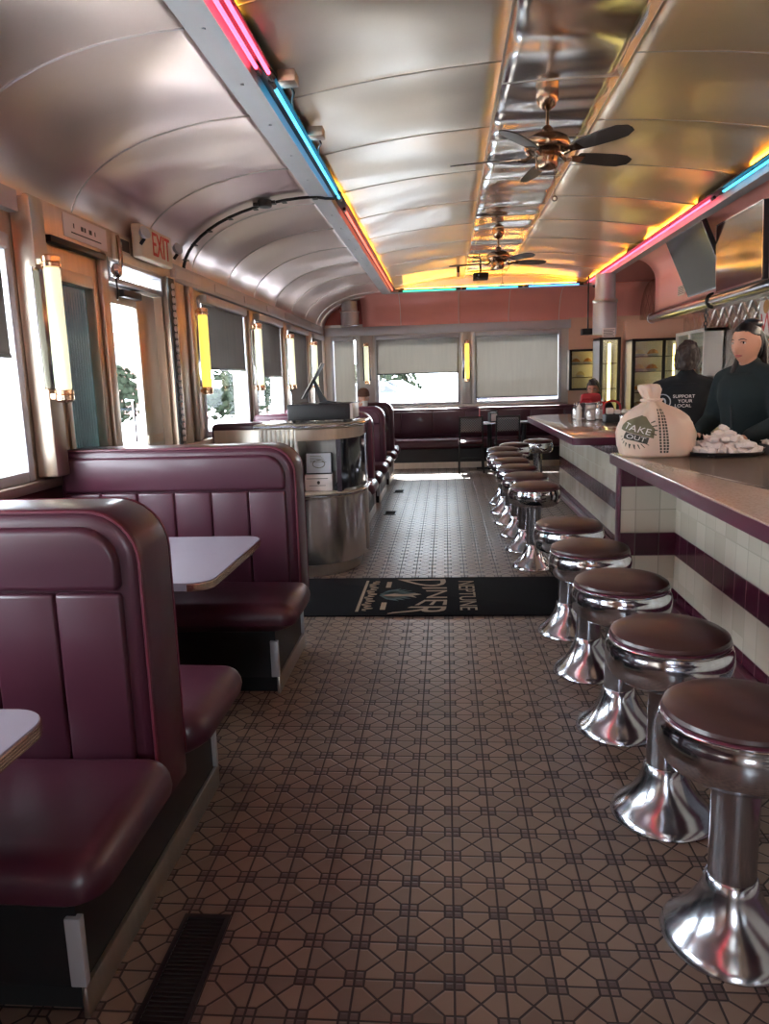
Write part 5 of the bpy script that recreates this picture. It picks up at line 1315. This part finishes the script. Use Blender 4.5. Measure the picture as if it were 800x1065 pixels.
def hairline(*pts):
    def f(x, y, z):
        for (a, p), (b, q) in zip(pts, pts[1:]):
            if a <= y <= b: return z > p + (q - p) * (y - a) / (b - a)
        return False
    return f
def person(loc, rz, label, pose, look, scale=1.0):
    t = thing('person', label, 'person', loc, rz); t.scale = (scale,) * 3
    H = pose; female = look.get('female', False)
    sh, hipz = H['shoulder_z'], H['hip_z']
    sw = look.get('shoulder', .185)
    lean = H.get('lean', 0.0)                              # forward shift of the chest
    rings = [(hipz - .10, .135, .10, 0, 0), (hipz, .165, .115, 0, 0), (hipz + .12, .145, .10, 0, -lean * .25), (hipz + .24, .15, .105, 0, -lean * .5), (sh - .15, .168, .115, 0, -lean * .8), (sh - .05, .165, .10, 0, -lean), (sh + .01, .12, .08, 0, -lean), (sh + .05, .062, .058, 0, -lean - .005)]
    rings = [(z, rx * look.get('girth', 1), ry * look.get('girth', 1), cx, cy) for z, rx, ry, cx, cy in rings]
    hc = Vector((0, -lean - H.get('head_fwd', .03), sh + H.get('neck', .205))); hr = Matrix.Rotation(H.get('head_yaw', 0), 4, 'Z') @ Matrix.Rotation(H.get('head_pitch', 0), 4, 'X')
    HM = Matrix.Translation(hc) @ hr; hs = look.get('head', 1.0)
    f = head_fn()
    mb = MB(); loft_body(mb, rings)
    limb(mb, [(0, -lean, sh - .02), (0, -lean - .008, sh + .06), hc + Vector((0, .012, -.07))], [.066, .056, .055])
    mb.grid(lambda u, v: HM @ (f(*sph(u, v)) * hs), 64, 44)
    for s in (-1, 1):                                     # ears
        mb.ell(HM @ (Vector((s * .0745, .010, -.004)) * hs), (.009, .019, .032), 12, 8, M=(hr @ Matrix.Rotation(s * .35, 4, 'Z')).to_3x3().to_4x4())
    arms = []
    for s, key in ((-1, 'arm_r'), (1, 'arm_l')):
        S = Vector((s * sw, -lean, sh - .035)); el, wr = Vector(H[key][0]), Vector(H[key][1]); arms.append((S, el, wr))
        limb(mb, [(s * .10, -lean, sh - .02), S, el, el.lerp(wr, .35), wr], [.06, .056, .042, .040, .027])
        hand(mb, wr, H[key][2], H[key][3], 1.0, H.get('curl', .6), -s)
    legs = []
    for s, key in ((-1, 'leg_r'), (1, 'leg_l')):
        hp = Vector((s * .085, 0, hipz - .04)); kn, an = Vector(H[key][0]), Vector(H[key][1]); legs.append((hp, kn, an))
        limb(mb, [hp, kn, kn.lerp(an, .3), an], [.085, .055, .054, .036])
        limb(mb, [an, an + Vector((0, -.10, -an.z * .55)), an + Vector((0, -.16, -an.z * .66))], [.036, .032, .022])
    body = mb.build('body', look['skin'], t, local=True); remesh(body, .0075, 3)
    if scale and look.get('small'): body.modifiers['weld'].voxel_size = .010
    # clothing
    def cloth(name, m, fn, vox=.011):
        mb = MB(); fn(mb); o = mb.build(name, m, t, local=True); remesh(o, vox, 5); return o
    def top(mb):
        g = look.get('top_fat', .016)
        loft_body(mb, [(z, rx + g, ry + g, cx, cy) for z, rx, ry, cx, cy in rings[:-1]])
        if look.get('collar'): limb(mb, [(0, -lean, sh), (0, -lean + .01, sh + .055)], [.088, .076])
        for (S, el, wr), s in zip(arms, (-1, 1)):
            limb(mb, [(s * .08, -lean, sh - .005), S, el.lerp(S, .0) if look.get('long') else S.lerp(el, .80)] + ([wr.lerp(el, .12)] if look.get('long') else []), [.072 + g * .4, .066 + g * .4, .052 + g * .4] + ([.042 + g * .3] if look.get('long') else []))
    tp = cloth(look['top_name'], look['top'], top)
    def pants(mb):
        loft_body(mb, [(z, rx + .010, ry + .010, cx, cy) for z, rx, ry, cx, cy in rings[:3]])
        for hp, kn, an in legs: limb(mb, [hp, kn, an + Vector((0, 0, .01))], [.098, .070, .060])
    cloth('trousers', look['pants'], pants, .013)
    def shoe(an):
        def fn(mb): limb(mb, [an + Vector((0, .015, -an.z * .45)), an + Vector((0, -.09, -an.z * .55)), an + Vector((0, -.17, -an.z * .62))], [.042, .040, .030])
        return fn
    for hp, kn, an in legs: cloth('shoe', M['black'], shoe(an), .010)
    # face details follow the head surface
    def on(x, z, off=0.0):
        best = None
        for i in range(-26, 27):
            for j in range(-30, 31):
                dx, dz = i / 27, j / 31
                if dx * dx + dz * dz < .98:
                    p = f(dx, -math.sqrt(1 - dx * dx - dz * dz), dz); e = (p.x - x) ** 2 + (p.z - z) ** 2
                    if best is None or e < best[0]: best = (e, p)
        p = best[1].copy(); p.x, p.z = x, z; p.y -= off; return p
    gaze = H.get('gaze', (0, 0))
    for s in (-1, 1):
        c = on(s * .031, .004); c.y += .006
        mb = MB(); mb.ell(HM @ (c * hs), (.0145 * hs, .0105 * hs, .0088 * hs), 16, 12, M=hr.to_3x3().to_4x4()); ey = mb.build('eye', M['eye_white'], t, local=True)
        mb = MB(); q = c + Vector((gaze[0], -.0088, gaze[1])); mb.ell(HM @ (q * hs), (.0058 * hs, .0030 * hs, .0060 * hs), 12, 8, M=hr.to_3x3().to_4x4()); mb.build('iris', M['iris'], ey, local=True)
        mb = MB(); mb.tube([HM @ (on(s * xx, zz, .0015) * hs) for xx, zz in ((.014, .021), (.026, .026), (.038, .026), (.049, .019))], [.0022, .0034, .0030, .0016], 6); mb.build('eyebrow', look['hair'], t, local=True)
        mb = MB(); mb.tube([HM @ (on(s * xx, zz, .0008) * hs) for xx, zz in ((.018, .004), (.025, .0115), (.036, .012), (.046, .005))], [.0012, .0020, .0022, .0014], 6); mb.build('eyelid', look['hair'], t, local=True)
    mb = MB()
    for zz, r in ((-.0625, .0042), (-.0705, .0052)): mb.tube([HM @ (on(xx, zz + .004 * (abs(xx) / .024) ** 2 * (-1 if zz > -.066 else 1), .000) * hs) for xx in (-.024, -.012, 0, .012, .024)], [.0012, r * .85, r, r * .85, .0012], 8)
    mb.build('lips', look.get('lips', M['lips']), t, local=True)
    # hair: a cap that follows the skull outside the face
    k = look.get('hair_fat', 1.07); mask = look['hair_mask']
    mb = MB(); bm = mb.bm; nu, nv = 110, 80
    V = {}
    def gv(i, j):
        key = (i % nu, j)
        if key not in V:
            dx, dy, dz = sph(i / nu, j / nv); base = f(dx, dy, dz) if dz > -.2 or dy < 0 else Vector((dx * .074, dy * .098, dz * .122))
            sc = k + look.get('hair_noise', 0) * mnoise.noise(Vector((dx, dy, dz)) * 5)
            V[key] = bm.verts.new(HM @ (base * hs * sc))
        return V[key]
    for i in range(nu):
        for j in range(nv):
            d = sph((i + .5) / nu, (j + .5) / nv)
            if mask(*d): bm.faces.new((gv(i, j), gv(i + 1, j), gv(i + 1, j + 1), gv(i, j + 1)))
    hair = mb.build('hair', look['hair'], t, local=True, angle=80)
    so = hair.modifiers.new('thick', 'SOLIDIFY'); so.thickness = .016; so.offset = -1
    sb = hair.modifiers.new('smooth', 'SUBSURF'); sb.levels = 1; sb.render_levels = 1
    if 'extra' in look: look['extra'](t, HM, hs, f, on, tp, hc, sh, lean)
    return t

standing_legs = dict(leg_r=((-.09, -.01, .48), (-.095, .01, .085)), leg_l=((.09, -.01, .48), (.095, .01, .085)))
# woman behind the near counter
def woman_extra(t, HM, hs, f, on, tp, hc, sh, lean):
    hb = [h for h in t.children if h.name.startswith('hair')][0]
    mb = MB(); c = HM @ Vector((0, .035, .118)); mb.ell(c, (.066, .078, .040), 20, 12, M=HM.to_3x3().to_4x4())
    mb.ell(HM @ Vector((0, .098, .075)), (.036, .034, .036), 16, 10); mb.build('hair_puff', M['hair_black'], t, local=True)
    mb = MB(); mb.tube([HM @ Vector(p) for p in ((0, .118, .07), (.01, .138, .03), (.03, .135, -.05), (.06, .10, -.14), (.085, .06, -.24), (.09, .04, -.36))], [.024, .034, .038, .036, .030, .012], 12); mb.build('ponytail', M['hair_black'], t, local=True)
    mb = MB(); mb.tube([HM @ Vector(p) for p in ((-.066, .02, -.05), (-.072, .0, -.13), (-.070, -.035, -.20), (-.062, -.05, -.30), (-.06, -.05, -.38))], [.012, .022, .026, .024, .008], 10); mb.build('hair_strand', M['hair_black'], t, local=True)
    mb = MB(); mb.tube([(.0, -lean - .125, sh - .02), (-.005, -lean - .14, sh - .20), (0, -lean - .13, sh - .42)], .005, 6); mb.build('zip', M['dark_metal'], tp, local=True)
person((2.09, 5.36, 0), math.radians(-62), 'person in a dark green jacket with black hair tied up, behind the packet tray',
       dict(shoulder_z=1.42, hip_z=.95, lean=.03, head_yaw=math.radians(6), head_pitch=math.radians(2), gaze=(.004, .001), arm_r=((-.27, -.05, 1.12), (-.20, -.27, 1.03), (.25, -1, -.1), (.3, .2, -1)), arm_l=((.27, -.02, 1.12), (.20, -.25, 1.03), (-.25, -1, -.1), (-.3, .2, -1)), **standing_legs),
       dict(female=True, skin=M['skin'], hair=M['hair_black'], top=M['cloth_green'], top_name='jacket', long=True, collar=True, top_fat=.034, pants=M['cloth_black'], shoulder=.19, girth=1.08, head=1.14,
            hair_mask=hairline((-1, .60), (-.6, .52), (-.3, .36), (.08, .30), (.2, .26), (.27, -.2), (.36, -.62), (1, -.68)), hair_fat=1.06, extra=woman_extra), 1.03)
# worker seen from behind
def tee_extra(t, HM, hs, f, on, tp, hc, sh, lean):
    def back(x, z):   # point on the back of the shirt
        k = max(0.0, 1 - (x / .20) ** 2); return Vector((x, -lean * .85 + .150 * math.sqrt(k) + .006, z))
    mb = MB()
    for txt, sz, z, x in (('SUPPORT', .034, sh - .085, -.015), ('YOUR', .034, sh - .120, -.005), ('LOCAL', .034, sh - .155, -.02)):
        tm = text_mesh(txt, sz, 0, sx=1.1); bmesh.ops.subdivide_edges(tm, edges=tm.edges[:], cuts=1)
        for v in tm.verts: v.co = back(-(v.co.x + x), v.co.y + z)
        bmesh.ops.reverse_faces(tm, faces=tm.faces); mb._merge(tm)
    mb.build('shirt_print', M['white_paper'], tp, local=True, smooth=False)
    mb = MB(); ring = lambda r, n=28, ph=0: [back(.165 + r * math.cos(2 * PI * k / n + ph), sh - .125 + r * math.sin(2 * PI * k / n + ph)) for k in range(n)]
    R = ring(.056); mb.tube(R[3:24], .004, 6); 
    mb.tube([back(.165 + .02 * math.cos(a), sh - .13 + .03 * math.sin(a)) for a in [k * PI / 6 for k in range(12)]], .006, 6, closed=True); mb.build('shirt_emblem', M['alu'], tp, local=True)
person((1.84, 5.95, 0), math.radians(163), 'person in a black printed t-shirt seen from behind, back turned beyond the bag',
       dict(shoulder_z=1.40, neck=.185, hip_z=.93, lean=.05, head_yaw=math.radians(-12), head_pitch=math.radians(10), head_fwd=.05, arm_l=((.26, -.04, 1.10), (.16, -.27, 1.06), (-.2, -1, 0), (-.2, 0, -1)), arm_r=((-.30, -.10, 1.13), (-.20, -.33, 1.10), (.2, -1, 0), (.2, 0, -1)), **standing_legs),
       dict(skin=M['skin_warm'], hair=M['hair_brown'], top=M['cloth_black'], top_name='t_shirt', long=False, collar=True, top_fat=.022, pants=M['cloth_black'], shoulder=.195, girth=1.12, head=1.03,
            hair_mask=hairline((-1, .42), (-.5, .30), (-.15, .10), (.1, -.12), (.25, -.5), (1, -.66)), hair_fat=1.24, hair_noise=.10, extra=tee_extra), 1.0)
# seated person in a knit cap
def hat_extra(t, HM, hs, f, on, tp, hc, sh, lean):
    mb = MB(); rings = []
    for z, k in ((.022, 1.12), (.05, 1.14), (.052, 1.10), (.085, 1.06), (.115, .88), (.135, .55), (.142, .15)):
        rings.append([HM @ Vector((.080 * k * math.cos(a), .006 + .104 * k * math.sin(a), z)) for a in [2 * PI * i / 28 for i in range(28)]])
    mb.loft(rings); mb.build('knit_cap', M['knit'], t, local=True)
    mb = MB()
    for i in range(2): mb.tube([HM @ on(.05 * math.cos(a), -.085 + .035 * math.sin(a), .004) for a in [PI + k * PI / 8 for k in range(9)]], .008, 6)
    mb.build('beard', M['white_paper'], t, local=True)
sl = lambda: dict(leg_r=((-.11, -.43, .50), (-.12, -.40, .085)), leg_l=((.11, -.43, .50), (.12, -.40, .085)))
person((-1.20, 11.0, 0), math.radians(8), 'person in a brown knit cap drinking, seated in the far booth',
       dict(shoulder_z=1.06, hip_z=.585, lean=.06, head_pitch=math.radians(4), gaze=(0, -.002), arm_r=((-.27, -.10, .82), (-.10, -.27, 1.13), (.5, -.1, .5), (.5, .6, .2)), arm_l=((.29, -.06, .80), (.20, -.30, .80), (-.4, -.9, 0), (0, 0, -1)), curl=.9, **sl()),
       dict(skin=M['skin'], hair=M['hair_brown'], top=M['cloth_brown'], top_name='jacket', long=True, collar=True, top_fat=.026, pants=M['cloth_jeans'], shoulder=.19, girth=1.05,
            hair_mask=hairline((-1, .6), (-.3, .4), (-.05, -.1), (.3, -.4), (1, -.5)), hair_fat=1.05, extra=hat_extra, small=True), 1.0)
t = thing('coffee_cup', 'white cup raised by the person in the knit cap', 'cup', (-1.14, 10.70, 1.14))
MB().lathe([(.026, 0), (.036, .02), (.042, .085), (.039, .085), (.033, .02), (.001, .008)], (-1.145, 10.71, 1.14), 24).build('bowl', M['white_plastic'], t)
mb = MB(); mb.tube([(-1.185, 10.71, 1.21), (-1.21, 10.71, 1.20), (-1.21, 10.71, 1.165), (-1.183, 10.71, 1.155)], .006, 8); mb.build('handle', M['white_plastic'], t)
# person with glasses behind the condiments
def glasses_extra(t, HM, hs, f, on, tp, hc, sh, lean):
    mb = MB()
    for s in (-1, 1):
        c = on(s * .031, .004, .016); mb.tube([HM @ (c + Vector((.024 * math.cos(a), 0, .018 * math.sin(a)))) for a in [k * PI / 8 for k in range(16)]], .0022, 6, closed=True)
        mb.tube([HM @ Vector((s * .055, c.y, .008)), HM @ Vector((s * .078, -.03, .008)), HM @ Vector((s * .079, .015, .004))], .002, 6)
    c = on(0, .006, .012); mb.tube([HM @ Vector((-.008, c.y - .004, .008)), HM @ Vector((.008, c.y - .004, .008))], .002, 6); mb.build('glasses', M['black'], t, local=True)
    for s in (-1, 1): mb = MB(); mb.tube([(s * .15, -lean - .105, sh - .02), (s * .13, -lean - .135, sh - .14), (s * .12, -lean - .14, sh - .32)], .008, 6); mb.build('jacket_stripe', M['white_paper'], tp, local=True)
person((2.02, 10.45, 0), math.radians(-20), 'person wearing glasses and a striped black jacket behind the condiments',
       dict(shoulder_z=1.10, hip_z=.66, lean=.08, head_pitch=math.radians(8), gaze=(0, -.003), arm_r=((-.28, -.12, .90), (-.14, -.36, .98), (.4, -1, 0), (.2, 0, -1)), arm_l=((.28, -.12, .90), (.14, -.36, .98), (-.4, -1, 0), (-.2, 0, -1)), leg_r=((-.11, -.36, .60), (-.11, -.30, .085)), leg_l=((.11, -.36, .60), (.11, -.30, .085))),
       dict(skin=M['skin_warm'], hair=M['hair_black'], top=M['cloth_black'], top_name='jacket', long=True, collar=True, top_fat=.022, pants=M['cloth_jeans'], hair_mask=hairline((-1, .52), (-.4, .40), (-.1, .0), (.2, -.5), (1, -.7)), hair_fat=1.16, hair_noise=.16, extra=glasses_extra, small=True), 1.0)
sx = dup(s0, (2.02, 10.5, 0), 1.0, 'stool under the person in glasses behind the far counter')

# ------------------------------------------------------------------ outside
mb = MB(); mb.box((-60, -40, -.40), (60, 90, -.35)); o = mb.build('ground', M['snow'], base=(0, 0, 0)); o['kind'] = 'structure'; o['label'] = 'bright pavement outside the diner'; o['category'] = 'ground'
mb = MB(); mb.box((-4.2, 4.0, -.35), (-2.3, 6.5, -.02)); o = mb.build('porch_step', M['snow'], base=(0, 0, 0)); o['kind'] = 'structure'; o['label'] = 'concrete landing outside the entrance door'; o['category'] = 'step'
def building(x0, x1, y0, y1, z1, m, label, rows):
    t = thing('building', label, 'building', ((x0 + x1) / 2, (y0 + y1) / 2, -.35))
    mb = MB(); mb.box((x0, y0, -.35), (x1, y1, z1)); mb.build('walls', m, t)
    mb = MB(); mb.box((x0 - .3, y0 - .3, z1), (x1 + .3, y1 + .3, z1 + .3)); mb.build('roof', M['white_plastic'], t)
    for z in rows:
        for k in range(int((y1 - y0) / 2.6)):
            y = y0 + 1 + 2.6 * k
            mb = MB(); mb.box((x1, y, z), (x1 + .08, y + 1.2, z + 1.7)); w = mb.build('window', M['white_plastic'], t)
            mb = MB(); mb.box((x1 + .08, y + .1, z + .1), (x1 + .1, y + 1.1, z + 1.6)); mb.build('pane', M['car_dark'], w)
    mb = MB(); mb.box((x1, y0, 1.9), (x1 + 1.6, y1, 2.1)); mb.build('porch_roof', M['white_plastic'], t)
building(-34, -22, 40, 56, 8.0, M['brick'], 'red brick building seen through the door glass', (2.6, 5.2))
building(-30, -20, 14, 30, 7.0, M['wall_paint'], 'pale building across the street beyond the left windows', (2.6,))
def car(loc, rz, label, m):
    t = thing('car', label, 'car', (0, 0, 0)); hw = .86
    prof = [(-2.2, .35), (-2.25, .62), (-2.05, .80), (-1.1, .92), (-.45, 1.36), (.65, 1.40), (1.45, 1.02), (2.05, .95), (2.2, .70), (2.15, .35)]
    secs = []
    for s, k in ((-1, .80), (-.92, .97), (-.5, 1), (.5, 1), (.92, .97), (1, .80)):
        secs.append([(p[0] * (.97 + .03 * k), s * hw * (1 - .16 * max(0, p[1] - .9) / .5), .35 + (p[1] - .35) * (.9 + .1 * k)) for p in prof])
    MB().loft(secs).build('body', m, t, angle=50)
    mb = MB()
    for s in (-1, 1): mb.prism([(-.95, .96), (-.42, 1.30), (.58, 1.33), (1.2, 1.02)], 1, s * hw * .88 - .02, s * hw * .88 + .05)
    mb.prism([(-1.05, .95), (-.46, 1.375), (-.44, 1.36), (-1.0, .93)], 1, -.68, .68); mb.prism([(1.42, 1.04), (.66, 1.415), (.64, 1.40), (1.36, 1.02)], 1, -.68, .68); mb.build('windows', M['car_dark'], t)
    for x in (-1.35, 1.35):
        for s in (-1, 1):
            mb = MB(); mb.cyl((x, s * (hw - .16), .32), (x, s * (hw + .01), .32), .32, n=24); w = mb.build('wheel', M['tyre'], t)
            mb = MB(); mb.cyl((x, s * (hw + .01), .32), (x, s * (hw + .02), .32), .19, n=16); mb.build('hubcap', M['chrome_worn'], w)
    t.location = loc; t.rotation_euler = (0, 0, rz); t.scale = (1.25, 1.25, 1.3)
car((1.35, 16.6, -.35), math.radians(14), 'dark blue car parked right outside the right back window', M['car'])
car((-2.2, 21.5, -.35), math.radians(-10), 'blue car parked farther off outside the middle back window', M['car'])
def tree(x, y, h, label):
    t = thing('tree', label, 'tree', (x, y, -.35)); rr = random.Random(int(h * 100))
    mb = MB(); mb.tube([(x, y, -.35), (x + .1, y, h * .4), (x - .1, y + .1, h * .75)], [.22, .16, .06], 10)
    for k in range(14):
        z = h * (.35 + .04 * k); a = rr.uniform(0, 6.3); L = h * (.34 - .012 * k)
        mb.tube([(x, y, z), (x + L * .5 * math.cos(a), y + L * .5 * math.sin(a), z + L * .3), (x + L * math.cos(a), y + L * math.sin(a), z + L * .75)], [.07, .045, .012], 6)
    mb.build('trunk', M['bark'], t)
    mb = MB()
    for k in range(420):
        a, q, rr2 = rr.uniform(0, 6.3), rr.uniform(-.9, 1), rr.uniform(.55, 1.0) * h * .36
        c = Vector((x + rr2 * math.cos(a) * math.sqrt(1 - q * q * .9), y + rr2 * math.sin(a) * math.sqrt(1 - q * q * .9), h * .72 + q * h * .30)); d = Vector((rr.uniform(-1, 1), rr.uniform(-1, 1), rr.uniform(-1, 1))).normalized()
        mb.ell(c, (.16, .13, .05), 6, 4, M=d.to_track_quat('Z', 'Y').to_matrix().to_4x4())
    mb.build('foliage', M['leaf'], t)
tree(-11, 33, 6.5, 'leafy tree outside past the first window after the door')
def shrub(x, y, r, h, label):
    t = thing('shrub', label, 'shrub', (x, y, -.35), 0, 'shrubs along the street'); rr = random.Random(int(x * 31 + y * 7))
    mb = MB(); mb.tube([(x, y, -.35), (x, y, h * .4)], .08, 8); mb.build('stem', M['bark'], t)
    mb = MB()
    for k in range(330):
        d = Vector((rr.gauss(0, 1), rr.gauss(0, 1), rr.gauss(0, 1))).normalized(); q = d * rr.uniform(.6, 1)
        mb.ell((x + q.x * r, y + q.y * r, h * .55 + q.z * h * .45), (.15, .12, .05), 6, 4, M=d.to_track_quat('Z', 'Y').to_matrix().to_4x4())
    mb.build('foliage', M['leaf'], t)
for x, y, r, h, lab in ((-8.6, 26.0, 1.5, 2.3, 'dark shrub outside at left of the first window past the door'), (-8.2, 29.5, 1.3, 2.0, 'dark shrub outside at right of the first window past the door'), (-8.4, 35.0, 1.6, 2.6, 'dark shrub outside the second window past the door'), (-11.5, 24.5, 1.5, 2.4, 'dark shrub outside the entrance door'), (-2.6, 30.0, 1.8, 2.4, 'dark shrub outside the middle back window')): shrub(x, y, r, h, lab)

# ------------------------------------------------------------------ light
w = bpy.data.worlds.new('sky'); w.use_nodes = True; bpy.context.scene.world = w
nt = w.node_tree; bg = nt.nodes['Background']; bg.inputs[0].default_value = (.86, .93, 1.0, 1); bg.inputs[1].default_value = SKY
sun = bpy.data.lights.new('sun', 'SUN'); sun.energy = SUN; sun.angle = math.radians(.6); sun.color = (1, .95, .88)
so = bpy.data.objects.new('sun', sun); C.objects.link(so)
el, az = math.radians(39), math.radians(4)
d = Vector((math.sin(az) * math.cos(el), -math.cos(az) * math.cos(el), -math.sin(el)))
so.rotation_euler = d.to_track_quat('-Z', 'Y').to_euler(); so.location = (0, 30, 30)
def portal(name, loc, direction, sx, sy):
    l = bpy.data.lights.new(name, 'AREA'); l.shape = 'RECTANGLE'; l.size, l.size_y = sx, sy; l.cycles.is_portal = True
    o = bpy.data.objects.new(name, l); C.objects.link(o); o.location = loc; o.rotation_euler = Vector(direction).to_track_quat('-Z', 'Z').to_euler()
for a, b in left_win: portal('window_portal', (XL - .2, (a + b) / 2, 1.65), (1, 0, 0), b - a, 1.2)
portal('door_portal', (XL - .2, 5.0, 1.55), (1, 0, 0), 1.3, 1.5)
for a, b in back_win: portal('window_portal', ((a + b) / 2, YB + .22, 1.65), (0, -1, 0), b - a, 1.2)
portal('front_portal', (.05, YF - .25, 1.6), (0, 1, 0), .9, 1.2)

# ------------------------------------------------------------------ camera
f_px, roll, h = 775.0, math.radians(.9), 1.5
dv = Vector((463 - 400, -(394 - 532.5), f_px)).normalized()
u = Vector((-math.sin(roll), math.cos(roll), 0)); u = (u - dv * u.dot(dv)).normalized(); r = u.cross(dv)
right, up, fwd = Vector((r.x, dv.x, u.x)), Vector((r.y, dv.y, u.y)), Vector((r.z, dv.z, u.z))
cam = bpy.data.cameras.new('camera'); cam.sensor_fit = 'HORIZONTAL'; cam.sensor_width = 36; cam.lens = 36 * f_px / 800; cam.clip_start = .05
co = bpy.data.objects.new('camera', cam); C.objects.link(co)
co.matrix_world = Matrix(((right.x, up.x, -fwd.x, 0), (right.y, up.y, -fwd.y, 0), (right.z, up.z, -fwd.z, h), (0, 0, 0, 1)))
sc = bpy.context.scene; sc.camera = co
sc.view_settings.view_transform = 'Standard'; sc.view_settings.look = 'None'; sc.view_settings.gamma = 1; sc.view_settings.use_curve_mapping = False
sc.view_settings.exposure = EXPO
sc.cycles.max_bounces = 10; sc.cycles.diffuse_bounces = 5; sc.cycles.glossy_bounces = 5; sc.cycles.transparent_max_bounces = 16; sc.cycles.transmission_bounces = 6
sc.cycles.sample_clamp_indirect = 6.0; sc.cycles.caustics_reflective = True; sc.cycles.caustics_refractive = False
